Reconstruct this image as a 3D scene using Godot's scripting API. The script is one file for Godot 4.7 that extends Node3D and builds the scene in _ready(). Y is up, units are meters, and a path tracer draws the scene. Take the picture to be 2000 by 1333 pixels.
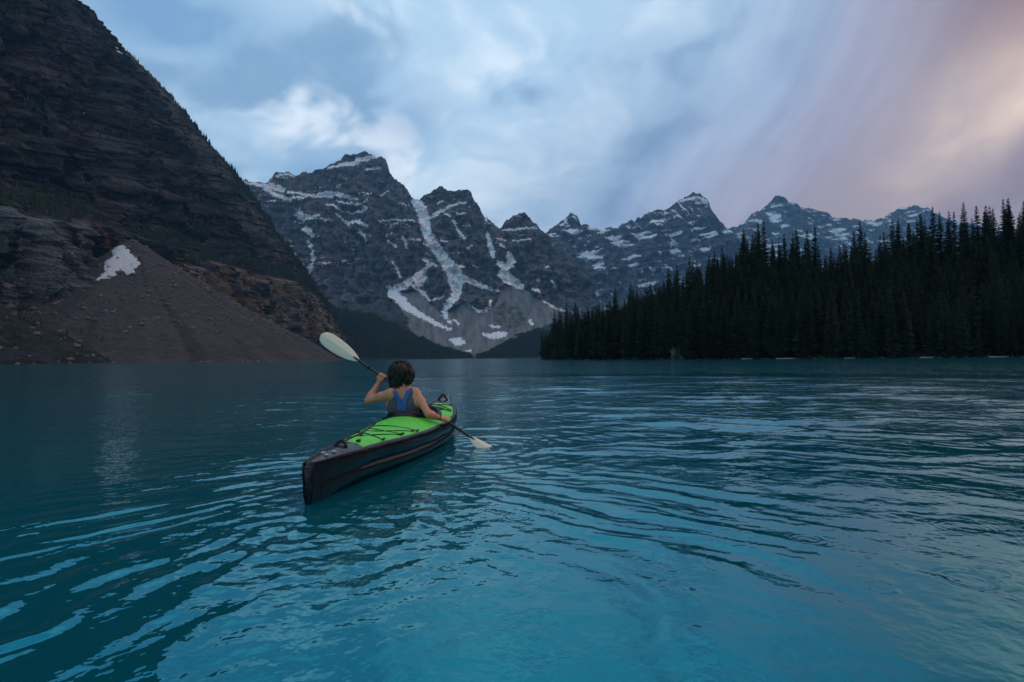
extends Node3D
# A kayaker on a turquoise mountain lake at dusk. Units are metres; the lake surface is y = 0; the view runs towards -z.

var rng := RandomNumberGenerator.new()
var used := {}
var M := {}

func _ready() -> void:
	rng.seed = 7
	# ---- camera, sky, sun, exposure
	var cam := Camera3D.new()
	cam.name = "camera"
	cam.fov = 61.92
	cam.near = 0.05
	cam.far = 30000.0
	cam.position = Vector3(0, 1.0, 0)
	cam.rotation = Vector3(atan(33.0 / 1111.0), 0, -0.0095)
	add_child(cam)
	var env := Environment.new()
	env.background_mode = Environment.BG_SKY
	env.tonemap_mode = Environment.TONE_MAPPER_LINEAR
	env.tonemap_exposure = 1.38
	env.sdfgi_enabled = true
	env.ssao_enabled = true
	env.ssil_enabled = true
	env.fog_enabled = true
	env.fog_density = 0.000066
	env.fog_light_color = Color(0.52, 0.79, 1.0)
	var sky := Sky.new()
	var pano := PanoramaSkyMaterial.new()
	pano.panorama = make_sky()
	sky.sky_material = pano
	env.sky = sky
	var we := WorldEnvironment.new()
	we.name = "world_environment"
	we.environment = env
	add_child(we)
	var sun := DirectionalLight3D.new()   # the low sun behind the cloud on the right
	sun.name = "sun"
	sun.light_color = Color(1.0, 0.8, 0.66)
	sun.light_energy = 0.2
	sun.light_angular_distance = 24.0
	sun.shadow_enabled = true
	sun.look_at_from_position(Vector3(0.62, 0.55, -0.30), Vector3.ZERO, Vector3.UP)
	add_child(sun)

	make_materials()
	# ---- the setting
	build_ground()
	build_left_mountain()
	build_scree()
	build_massif()
	build_far_range()
	build_foothills()
	build_lake()
	build_right_shore()
	# ---- the kayak, the paddler, the paddle
	build_kayak()
	build_person()
	build_paddle()

# ------------------------------------------------------------------ helpers
func numbered(called: String) -> String:
	if not used.has(called):
		used[called] = 0
		return called
	used[called] += 1
	return "%s_%03d" % [called, used[called]]

func tag(o: Node3D, label: String, category: String, group := "", kind := "") -> void:
	o.set_meta("label", label)
	if category != "": o.set_meta("category", category)
	if group != "": o.set_meta("group", group)
	if kind != "": o.set_meta("kind", kind)

func thing(called: String, at: Vector3) -> Node3D:
	var o := Node3D.new()
	o.name = numbered(called)
	o.position = at
	add_child(o)
	return o

func put(called: String, mesh: Mesh, m: Material, parent: Node = null) -> MeshInstance3D:
	var o := MeshInstance3D.new()
	o.mesh = mesh
	o.material_override = m
	if parent == null:
		o.name = numbered(called)
		add_child(o)
	else:
		var n := called
		var k := 0
		while parent.has_node(n):
			k += 1
			n = "%s_%03d" % [called, k]
		o.name = n
		parent.add_child(o, true)
	return o

func scatter(called: String, mesh: Mesh, m: Material, places: Array, parent: Node = null) -> MultiMeshInstance3D:
	var mm := MultiMesh.new()
	mm.transform_format = MultiMesh.TRANSFORM_3D
	mm.mesh = mesh
	mm.instance_count = places.size()
	for i in places.size():
		mm.set_instance_transform(i, places[i])
	var o := MultiMeshInstance3D.new()
	o.multimesh = mm
	o.material_override = m
	o.name = numbered(called) if parent == null else called
	(self if parent == null else parent).add_child(o, true)
	o.set_meta("kind", "stuff")
	return o

static func lin(r: float, g: float, b: float) -> Color:
	return Color(r / 255.0, g / 255.0, b / 255.0).srgb_to_linear()

static func srgb(r: float, g: float, b: float) -> Color:   # a linear base colour as the sRGB value that albedo_color takes
	return Color(r, g, b).linear_to_srgb()

static func sstep(a: float, b: float, x: float) -> float:
	var t := clampf((x - a) / (b - a), 0.0, 1.0)
	return t * t * (3.0 - 2.0 * t)

static func table(xs: Array, ys: Array, x: float) -> float:
	if x <= xs[0]: return ys[0]
	for i in range(1, xs.size()):
		if x <= xs[i]:
			return lerpf(ys[i - 1], ys[i], (x - xs[i - 1]) / (xs[i] - xs[i - 1]))
	return ys[ys.size() - 1]

static func pairs_at(list: Array, x: float) -> float:   # [x0, y0, x1, y1, ...]
	var n := list.size()
	if x <= list[0]: return list[1]
	for i in range(2, n, 2):
		if x <= list[i]:
			return lerpf(list[i - 1], list[i + 1], (x - list[i - 2]) / maxf(list[i] - list[i - 2], 1e-4))
	return list[n - 1]

func noise(sd: int, freq: float, oct := 4, kind := FastNoiseLite.TYPE_SIMPLEX_SMOOTH, fractal := FastNoiseLite.FRACTAL_FBM) -> FastNoiseLite:
	var n := FastNoiseLite.new()
	n.seed = sd
	n.noise_type = kind
	n.frequency = freq
	n.fractal_type = fractal if oct > 1 else FastNoiseLite.FRACTAL_NONE
	n.fractal_octaves = oct
	return n

# a sheet of nu x nv points; row(i) returns [points, colours] of column i
func sheet(nu: int, nv: int, column: Callable, smooth: bool, flip := false) -> ArrayMesh:
	var cols := []
	cols.resize(nu)
	var job := func(i: int) -> void: cols[i] = column.call(i)
	var id := WorkerThreadPool.add_group_task(job, nu, -1, true)
	WorkerThreadPool.wait_for_group_task_completion(id)
	var pos := PackedVector3Array()
	var col := PackedColorArray()
	for i in nu:
		pos.append_array(cols[i][0])
		col.append_array(cols[i][1])
	var idx := PackedInt32Array()
	idx.resize((nu - 1) * (nv - 1) * 6)
	var k := 0
	for i in nu - 1:
		for j in nv - 1:
			var a := i * nv + j
			var b := a + nv
			if flip:
				idx[k] = a; idx[k + 1] = a + 1; idx[k + 2] = b; idx[k + 3] = b; idx[k + 4] = a + 1; idx[k + 5] = b + 1
			else:
				idx[k] = a; idx[k + 1] = b; idx[k + 2] = a + 1; idx[k + 3] = b; idx[k + 4] = b + 1; idx[k + 5] = a + 1
			k += 6
	var arr := []
	arr.resize(Mesh.ARRAY_MAX)
	arr[Mesh.ARRAY_VERTEX] = pos
	if col.size() == pos.size(): arr[Mesh.ARRAY_COLOR] = col
	if smooth:
		var nor := PackedVector3Array()
		nor.resize(pos.size())
		for i in nu:
			for j in nv:
				var du := pos[mini(i + 1, nu - 1) * nv + j] - pos[maxi(i - 1, 0) * nv + j]
				var dv := pos[i * nv + mini(j + 1, nv - 1)] - pos[i * nv + maxi(j - 1, 0)]
				nor[i * nv + j] = (du.cross(dv) if flip else dv.cross(du)).normalized()
		arr[Mesh.ARRAY_NORMAL] = nor
	arr[Mesh.ARRAY_INDEX] = idx
	var me := ArrayMesh.new()
	me.add_surface_from_arrays(Mesh.PRIMITIVE_TRIANGLES, arr)
	return me

# points + triangles -> mesh with smooth normals taken from the faces
func solid(pos: PackedVector3Array, idx: PackedInt32Array, col := PackedColorArray(), smooth := true) -> ArrayMesh:
	var arr := []
	arr.resize(Mesh.ARRAY_MAX)
	arr[Mesh.ARRAY_VERTEX] = pos
	arr[Mesh.ARRAY_INDEX] = idx
	if col.size(): arr[Mesh.ARRAY_COLOR] = col
	if smooth:
		var nor := PackedVector3Array()
		nor.resize(pos.size())
		for t in range(0, idx.size(), 3):
			var a := pos[idx[t]]
			var f := (pos[idx[t + 2]] - a).cross(pos[idx[t + 1]] - a)
			nor[idx[t]] += f
			nor[idx[t + 1]] += f
			nor[idx[t + 2]] += f
		for i in nor.size(): nor[i] = nor[i].normalized()
		arr[Mesh.ARRAY_NORMAL] = nor
	var me := ArrayMesh.new()
	me.add_surface_from_arrays(Mesh.PRIMITIVE_TRIANGLES, arr)
	return me

# rings of equal size joined into a tube, ends closed
func loft(rings: Array, closed := true, caps := true, smooth := true) -> ArrayMesh:
	var pos := PackedVector3Array()
	var idx := PackedInt32Array()
	var n: int = rings[0].size()
	for r in rings: pos.append_array(PackedVector3Array(r))
	for i in rings.size() - 1:
		for j in (n if closed else n - 1):
			var a := i * n + j
			var b := i * n + (j + 1) % n
			idx.append_array([a, b, a + n, b, b + n, a + n])
	if caps and closed:
		for e in [0, rings.size() - 1]:
			var mid := Vector3.ZERO
			for p in rings[e]: mid += p
			var c := pos.size()
			pos.append(mid / n)
			for j in n:
				var a: int = e * n + j
				var b: int = e * n + (j + 1) % n
				idx.append_array([c, b, a] if e == 0 else [c, a, b])
	return solid(pos, idx, PackedColorArray(), smooth)

func tube(path: Array, radius: Variant, sides := 8) -> ArrayMesh:
	var rings := []
	var up := Vector3.UP
	for i in path.size():
		var d: Vector3 = (path[mini(i + 1, path.size() - 1)] - path[maxi(i - 1, 0)]).normalized()
		if absf(d.dot(up)) > 0.95: up = Vector3.RIGHT if absf(d.x) < 0.9 else Vector3.BACK
		var a := d.cross(up).normalized()
		var b := d.cross(a).normalized()
		var r: float = radius[i] if radius is Array else radius
		var ring := []
		for k in sides:
			var t := TAU * k / sides
			ring.append(path[i] + (a * cos(t) + b * sin(t)) * r)
		rings.append(ring)
	return loft(rings)

static func spline(p: Array, n: int) -> Array:
	var out := []
	for i in p.size() - 1:
		var a = p[maxi(i - 1, 0)]
		var d = p[mini(i + 2, p.size() - 1)]
		for k in n:
			var t := float(k) / n
			out.append(0.5 * (2.0 * p[i] + (p[i + 1] - a) * t + (2.0 * a - 5.0 * p[i] + 4.0 * p[i + 1] - d) * t * t + (3.0 * p[i] - a - 3.0 * p[i + 1] + d) * t * t * t))
	out.append(p[p.size() - 1])
	return out

func grain(sd: int, freq: float, lo: float, hi: float, size := 512) -> NoiseTexture2D:
	var t := NoiseTexture2D.new()
	t.width = size
	t.height = size
	t.seamless = true
	t.noise = noise(sd, freq, 5)
	var g := Gradient.new()
	g.set_color(0, Color(lo, lo, lo))
	g.set_color(1, Color(hi, hi, hi))
	t.color_ramp = g
	return t

func relief(sd: int, freq: float, size := 512, fractal := FastNoiseLite.FRACTAL_FBM, oct := 5) -> NoiseTexture2D:
	var t := NoiseTexture2D.new()
	t.width = size
	t.height = size
	t.seamless = true
	t.noise = noise(sd, freq, oct, FastNoiseLite.TYPE_SIMPLEX_SMOOTH, fractal)
	return t

func plain(c: Color, rough := 0.8) -> StandardMaterial3D:
	var m := StandardMaterial3D.new()
	m.albedo_color = c
	m.roughness = rough
	return m

func painted(rough := 0.95) -> StandardMaterial3D:   # base colour from the vertices
	var m := plain(Color.WHITE, rough)
	m.vertex_color_use_as_albedo = true
	m.metallic_specular = 0.25
	return m

func grained(m: StandardMaterial3D, tex: Texture2D, tile: float, world := true) -> StandardMaterial3D:
	m.albedo_texture = tex
	m.uv1_triplanar = true
	m.uv1_world_triplanar = world
	m.uv1_scale = Vector3.ONE / tile
	return m

func bumped(m: StandardMaterial3D, tex: Texture2D, cm: float, tile: float, world := true) -> StandardMaterial3D:
	m.heightmap_enabled = true
	m.heightmap_texture = tex
	m.heightmap_scale = cm
	m.uv1_triplanar = true
	m.uv1_world_triplanar = world
	m.uv1_scale = Vector3.ONE / tile
	return m

func make_materials() -> void:
	var g := grain(3, 0.02, 0.6, 1.0)
	M.rock = grained(painted(), g, 30.0)
	bumped(M.rock, relief(4, 0.02), 110.0, 30.0)
	M.far_rock = grained(painted(), grain(5, 0.03, 0.88, 1.0), 160.0)
	M.scree = grained(painted(), grain(8, 0.06, 0.5, 1.0), 22.0)
	bumped(M.scree, relief(9, 0.08), 45.0, 22.0)
	M.snow = grained(plain(srgb(0.72, 0.74, 0.76), 0.7), grain(12, 0.03, 0.8, 1.0), 12.0)
	bumped(M.snow, relief(14, 0.03), 40.0, 12.0)
	M.old_snow = grained(plain(srgb(0.62, 0.63, 0.65), 0.8), grain(13, 0.02, 0.78, 1.0), 26.0)
	bumped(M.old_snow, relief(14, 0.03), 60.0, 26.0)
	M.soil = grained(plain(srgb(0.03, 0.03, 0.02), 1.0), g, 3.0)
	M.leaf = painted(0.8)
	M.leaf.backlight_enabled = true
	M.leaf.backlight = Color(0.12, 0.14, 0.06)
	M.bark = grained(plain(srgb(0.07, 0.055, 0.045), 0.95), grain(15, 0.05, 0.4, 1.0, 256), 1.5, false)
	M.dead = plain(srgb(0.09, 0.085, 0.085), 0.9)
	M.stone = grained(plain(srgb(0.22, 0.2, 0.19), 0.95), g, 1.7, false)
	M.drift = grained(plain(srgb(0.45, 0.42, 0.39), 0.9), grain(16, 0.04, 0.5, 1.0, 256), 1.1, false)
	# the lake: rock flour makes the water itself turquoise; the shine is plain water. Calm near the camera, more ruffled by the wind farther out
	var ripple := relief(21, 0.018, 2048, FastNoiseLite.FRACTAL_FBM, 4)
	M.water = []
	for w in [[0.02, 0.5, 9.0], [0.045, 1.1, 9.0], [0.09, 7.0, 47.0]]:
		var m := plain(srgb(0.0003, 0.22, 0.275), w[0])
		m.metallic_specular = 0.1
		m.metallic = 0.74
		M.water.append(bumped(m, ripple, w[1], w[2]))
	M.pvc = bumped(plain(srgb(0.004, 0.0045, 0.006), 0.24), relief(31, 0.02, 256), 0.4, 0.5)
	M.pvc.metallic_specular = 0.42
	M.seam = plain(srgb(0.008, 0.008, 0.01), 0.6)
	M.deck = bumped(grained(plain(srgb(0.115, 0.72, 0.05), 0.55), grain(33, 0.03, 0.86, 1.0, 256), 0.7), relief(34, 0.012, 256), 0.9, 0.7)
	M.mesh_net = plain(srgb(0.012, 0.03, 0.02), 0.8)
	M.cord = plain(srgb(0.006, 0.006, 0.008), 0.7)
	M.plate = plain(srgb(0.35, 0.38, 0.42), 0.3)
	M.skin = plain(srgb(0.56, 0.225, 0.115), 0.5)
	M.skin.subsurf_scatter_enabled = true
	M.skin.subsurf_scatter_strength = 0.06
	M.hair = bumped(plain(srgb(0.005, 0.0022, 0.002), 0.55), relief(41, 0.05, 256), 0.5, 0.12)
	M.vest = bumped(grained(plain(srgb(0.1, 0.11, 0.125), 0.9), grain(42, 0.08, 0.7, 1.0, 256), 0.2), relief(43, 0.02, 256), 0.5, 0.25)
	M.denim = bumped(grained(plain(srgb(0.045, 0.19, 0.52), 0.9), grain(44, 0.09, 0.62, 1.0, 256), 0.12), relief(45, 0.05, 256), 0.25, 0.15)
	M.stitch = plain(srgb(0.12, 0.24, 0.5), 0.8)
	M.blade = plain(srgb(0.74, 0.7, 0.52), 0.4)
	M.blade.backlight_enabled = true
	M.blade.backlight = Color(0.56, 0.58, 0.42)
	M.shaft = plain(srgb(0.008, 0.008, 0.01), 0.3)

# ------------------------------------------------------------------ the sky: broken cloud, a slanting rain curtain, dusk glow low on the right
func make_sky() -> ImageTexture:
	var wide := 2560
	var high := 1280
	var puff := noise(51, 1.0, 6)
	var soft := noise(52, 1.0, 4)
	var rows := []
	rows.resize(high / 2)
	var job := func(r: int) -> void:
		var line := PackedFloat32Array()
		line.resize(wide * 3)
		var el := (0.5 - (r + 0.5) / high) * PI
		var c := 0
		while c < wide:
			var az := wrapf((c + 0.5) / wide * TAU, -PI, PI)   # the panorama begins at -z and turns to the right
			var run := 1 if absf(az) < 0.95 and el < 0.75 else 4   # coarser where it only lights
			var k := sky_at(az, el, puff, soft)
			for d in mini(run, wide - c):
				line[(c + d) * 3] = k.r
				line[(c + d) * 3 + 1] = k.g
				line[(c + d) * 3 + 2] = k.b
			c += run
		rows[r] = line
	var id := WorkerThreadPool.add_group_task(job, high / 2, -1, true)
	WorkerThreadPool.wait_for_group_task_completion(id)
	var all := PackedFloat32Array()
	for r in rows: all.append_array(r)
	var below := PackedFloat32Array()
	below.resize(wide * 3 * (high / 2))
	below.fill(0.12)
	all.append_array(below)
	return ImageTexture.create_from_image(Image.create_from_data(wide, high, false, Image.FORMAT_RGBF, all.to_byte_array()))

static func blob(az: float, el: float, a: float, e: float, ra: float, re: float) -> float:
	var d := wrapf(az - a, -180.0, 180.0) / ra
	var h := (el - e) / re
	return exp(-(d * d + h * h))

func sky_at(a: float, e: float, puff: FastNoiseLite, soft: FastNoiseLite) -> Color:
	var az := rad_to_deg(a)
	var el := rad_to_deg(e)
	var d := Vector3(sin(a) * cos(e), sin(e), -cos(a) * cos(e))
	var flat := Vector2(d.x, d.z) / (d.y + 0.42)
	var warp := soft.get_noise_3d(flat.x * 1.6, flat.y * 1.6, 4.0)
	var n1 := puff.get_noise_3d(flat.x * 2.1 + warp * 0.5, flat.y * 2.1, 1.0)
	var n2 := puff.get_noise_3d(flat.x * 5.2 + warp, flat.y * 5.2 - warp, 9.0)
	var wob := soft.get_noise_3d(d.x * 2.4, d.y * 2.4, d.z * 2.4 + 7.0)
	# the rain curtain slants down to the left; q counts degrees across it
	var q := az - 1.09 * el + wob * 5.0
	var streak := soft.get_noise_3d(q * 0.085, el * 0.02 + 3.0, 2.0)
	var q2 := az - 1.5 * el + wob * 5.0 + n1 * 3.0
	var right := sstep(-32.0, 13.0, q) * (1.0 - sstep(95.0, 150.0, absf(az - 20.0)))
	var cl := n1 * 0.7 + n2 * 0.45
	var blue := lin(166, 196, 221)
	blue = blue.lerp(lin(122, 156, 189), sstep(0.04, -0.42, cl) * 0.9)
	blue = blue.lerp(lin(208, 225, 240), sstep(0.0, 0.5, cl) * 0.8)
	# the thin places where the cloud lets the daylight through
	var thin := blob(az, el, -14.5, 32.0, 5.0, 4.5) * 1.0 + blob(az, el, -19.0, 22.8, 6.5, 2.2) * 1.2 + blob(az, el, -18.0, 20.6, 4.0, 1.2) * 0.9 + blob(az, el, -22.6, 19.0, 2.2, 1.1) * 0.7
	thin += blob(az, el, -11.6, 18.6, 2.1, 3.2) * 1.9 + blob(az, el, -14.8, 20.0, 2.0, 0.9) * 0.7 + blob(az, el, 0.0, 29.5, 8.0, 4.0) * 0.6 + blob(az, el, -3.0, 14.0, 5.0, 3.5) * 0.75
	thin += blob(az, el, -26.0, 16.5, 5.0, 1.5) * 0.55 + blob(az, el, -6.0, 24.0, 9.0, 4.0) * 0.45 + blob(az, el, -29.0, 23.5, 6.0, 3.5) * 0.4
	var n3 := puff.get_noise_3d(flat.x * 9.0 + warp * 1.5, flat.y * 9.0, 21.0)
	var broken := sstep(0.2, 1.15, thin * 0.62 + (n3 * 0.9 + n2 * 0.5) * (0.25 + 0.75 * minf(thin, 1.0)))
	blue = blue.lerp(lin(232, 240, 248), broken * 0.7)
	var thick := blob(az, el, -31.0, 27.5, 9.0, 4.0) * 0.9 + blob(az, el, -18.5, 17.4, 5.0, 1.8) * 0.8 + blob(az, el, -14.5, 27.0, 3.5, 1.8) * 0.6 + blob(az, el, -9.5, 23.0, 5.0, 2.5) * 0.5
	blue = blue.lerp(lin(104, 146, 188), clampf(thick * (0.75 + n2), 0.0, 0.85))
	var mauve := lin(138, 156, 188)
	mauve = mauve.lerp(lin(150, 148, 168), sstep(-6.0, 8.0, q))
	mauve = mauve.lerp(lin(164, 150, 156), sstep(6.0, 19.0, q))
	mauve = mauve.lerp(lin(150, 134, 142), sstep(26.0, 44.0, q))
	var qs := az - 0.6 * el + wob * 1.5
	var veil := 1.0 - sstep(8.0, 18.0, q)
	mauve = mauve.lerp(lin(172, 180, 208), clampf(exp(-pow((qs - 7.6) / 2.8, 2.0)) * 0.6 * sstep(10.0, 22.0, el) + sstep(0.0, 0.6, streak) * 0.3, 0.0, 0.7) * veil)
	var curtain := exp(-pow((qs - 2.2) / 2.6, 2.0)) * 0.55 * sstep(12.0, 22.0, el) + sstep(0.0, -0.6, streak) * 0.35
	mauve = mauve.lerp(lin(104, 130, 166), clampf(curtain, 0.0, 0.7) * veil)
	var fall := soft.get_noise_3d(qs * 0.16, el * 0.03 + 11.0, 6.0) + 0.5 * soft.get_noise_3d(qs * 0.4, el * 0.05, 16.0)
	mauve = mauve.lerp(lin(182, 186, 204) if fall > 0.0 else lin(108, 122, 150), clampf(absf(fall) * 0.5, 0.0, 0.35) * veil)
	# dusk glow
	var glow := exp(-pow((q2 - 12.0) / (7.0 if q2 < 12.0 else 4.5), 2.0)) * sstep(30.0, 46.0, az) * (1.0 - sstep(75.0, 120.0, az))
	glow = clampf(glow * (0.95 + 0.9 * n2 + 0.3 * n1), 0.0, 1.0)
	mauve = mauve.lerp(lin(242, 218, 198), glow * 0.92)
	var under := exp(-pow((q2 - 22.0) / 5.0, 2.0)) * sstep(26.0, 40.0, az) * (1.0 - sstep(80.0, 120.0, az))
	mauve = mauve.lerp(lin(136, 120, 132), clampf(under * (0.8 + n2), 0.0, 1.0) * 0.75)
	mauve = mauve.lerp(lin(126, 102, 106), sstep(31.0, 46.0, az) * sstep(17.0, 26.0, el) * 0.8 * (1.0 - sstep(60.0, 100.0, az)))
	return blue.lerp(mauve, right)

# ------------------------------------------------------------------ ground
func build_ground() -> void:
	var col := func(i: int) -> Array:
		var p := PackedVector3Array()
		for j in 9: p.append(Vector3(-3200.0 + 1350.0 * i, -6.0, -6600.0 + 950.0 * j))
		return [p, PackedColorArray()]
	var o := put("ground", sheet(9, 9, col, false), M.soil)
	tag(o, "dark valley floor under the lake and the mountains", "ground", "", "structure")

# ------------------------------------------------------------------ the dark mountain on the left: a wall along the lake that ends in a shoulder
const SIDE_FAR := [0, -345, 14, -351, 55, -374, 108, -409, 191, -468, 262, -515, 331, -562, 414, -620, 484, -679, 604, -772, 730, -901, 795, -995, 830, -1041, 960, -1190]
const SIDE_NEAR := [0, -345, 12, -370, 30, -400, 42, -411, 90, -422, 138, -433, 148, -456, 182, -506, 196, -522, 250, -534, 262, -566, 272, -578, 338, -594, 350, -632, 362, -640, 420, -654, 434, -684, 500, -704, 515, -728, 590, -760, 604, -776, 690, -838, 730, -901, 795, -995, 830, -1041, 960, -1190]
var n_butt: FastNoiseLite
var n_layer: FastNoiseLite
var n_block: FastNoiseLite
var n_fine: FastNoiseLite
var n_big: FastNoiseLite

func left_cliff(h: float) -> float:
	return sstep(24.0, 40.0, h) * (1.0 - sstep(138.0, 150.0, h))

func left_ledge(h: float) -> float:   # the benches between the upper cliffs
	return exp(-pow((h - 257.0) / 9.0, 2.0)) + exp(-pow((h - 345.0) / 9.0, 2.0)) + exp(-pow((h - 428.0) / 9.0, 2.0)) + exp(-pow((h - 508.0) / 10.0, 2.0))

func left_lift(h: float, s: float) -> float:   # the beds are bent: the height at which the plain section is read
	return h + n_big.get_noise_2d(s * 0.6, 5.0) * 22.0 * (1.0 - sstep(-1120.0, -1260.0, s)) + (s + 800.0) * 0.05 * sstep(150.0, 260.0, h) * (1.0 - sstep(560.0, 700.0, h))

func left_x(h: float, z: float) -> float:
	var far := sstep(-1120.0, -1285.0, z)
	return lerpf(pairs_at(SIDE_NEAR, maxf(left_lift(h, z), minf(h, 10.0))), pairs_at(SIDE_FAR, h), far)

func left_push(h: float, s: float) -> float:   # how far the rock stands out of the plain slope at height h, s metres along the wall
	var hw := left_lift(h, s)
	var cl := left_cliff(hw)
	var shoulder := sstep(-1120.0, -1260.0, s)
	var p := (absf(n_butt.get_noise_2d(s, h * 0.3)) - 0.2) * 52.0 * sstep(0.0, 40.0, h) * (1.0 - 0.75 * shoulder)
	var wall := maxf(cl, (1.0 - clampf(left_ledge(hw) * 1.3, 0.0, 1.0)) * sstep(190.0, 205.0, hw)) * (1.0 - 0.7 * shoulder)
	var tilt := hw + n_big.get_noise_2d(s * 0.7, h * 0.7) * 3.0
	var bedv := n_layer.get_noise_3d(s * 0.02, tilt, 3.0)
	p += bedv * 2.0 + (sstep(-0.14, 0.14, bedv) - 0.5) * (1.5 + 6.0 * wall * sstep(160.0, 200.0, h))
	var low := 1.0 - sstep(140.0, 170.0, h)
	p += n_block.get_noise_3d(s * 0.12, h * 0.02, 0.0) * lerpf(4.0, 11.0, low) * wall
	p += n_block.get_noise_3d(s * 0.3, h * 0.06, 30.0) * lerpf(1.5, 3.5, low) * wall
	p += n_block.get_noise_3d(s * 0.05, h * 0.012, 40.0) * lerpf(5.0, 10.0, low) * wall
	# fissures running up the walls
	var rift := absf(n_butt.get_noise_2d(s * 1.5 + h * 0.35 + 900.0, h * 0.16))
	p -= 15.0 * pow(maxf(1.0 - rift * 9.0, 0.0), 1.5) * (1.0 - 0.8 * shoulder) * sstep(30.0, 60.0, h)
	p += n_fine.get_noise_3d(s * 0.09, h * 0.12, 8.0) * 2.2
	p -= 34.0 * exp(-pow((s + 612.0) / 66.0, 2.0)) * sstep(60.0, 95.0, h) * (1.0 - sstep(190.0, 250.0, h))
	p += n_fine.get_noise_3d(s * 0.09, h * 0.12, 8.0) * 4.5
	var deep := -780.0 - (h - 264.0) * 0.9 + n_big.get_noise_2d(h * 1.2, 50.0) * 30.0
	p -= 58.0 * exp(-pow((s - deep) / 21.0, 2.0)) * sstep(170.0, 260.0, h) * (1.0 - sstep(-1000.0, -1090.0, s))
	var deep2 := deep + 150.0 + n_big.get_noise_2d(h, 90.0) * 40.0
	p -= 30.0 * exp(-pow((s - deep2) / 16.0, 2.0)) * sstep(170.0, 260.0, h) * (1.0 - sstep(520.0, 640.0, h))
	return p

func left_veg(h: float, s: float) -> float:   # where conifers hold on
	var hw := left_lift(h, s)
	var v := sstep(140.0, 150.0, hw) * (1.0 - sstep(180.0, 200.0, hw)) * 0.95
	v = maxf(v, clampf(left_ledge(hw) * 1.2, 0.0, 1.0) * sstep(-0.25, 0.3, n_big.get_noise_2d(s * 0.9, h * 0.3 + 600.0)) * 0.85)
	var band := h - (250.0 + (-1000.0 - s) * 0.55)
	v = maxf(v, exp(-pow(band / 24.0, 2.0)) * sstep(-820.0, -960.0, s) * 0.75)
	v = maxf(v, sstep(-1225.0, -1300.0, s) * sstep(20.0, 60.0, h) * (0.55 + 0.35 * (1.0 - sstep(120.0, 300.0, h))) * (1.0 - 0.6 * sstep(500.0, 800.0, h)))
	v = maxf(v, sstep(-1010.0, -1180.0, s) * (1.0 - sstep(24.0, 46.0, h)) * 0.9)
	v = maxf(v, sstep(215.0, 240.0, h) * sstep(0.25, 0.6, n_big.get_noise_2d(s * 1.3, h * 1.1 + 300.0)) * (1.0 - sstep(400.0, 620.0, h)) * 0.8)
	return v

func left_point(h: float, s: float) -> Vector3:
	var p := left_push(h, s)
	if s >= -1300.0:
		return Vector3(left_x(h, s) + p, h, s - p * 0.12)
	var q := -1300.0 - s          # the blunt end, turning away from the lake
	return Vector3(left_x(h, -1300.0) + p * maxf(1.0 - q / 60.0, 0.0) - q * 0.9, h, -1300.0 - minf(q, 45.0) * 0.8 - p * minf(q / 60.0, 1.0) - 0.12 * p)

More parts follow.
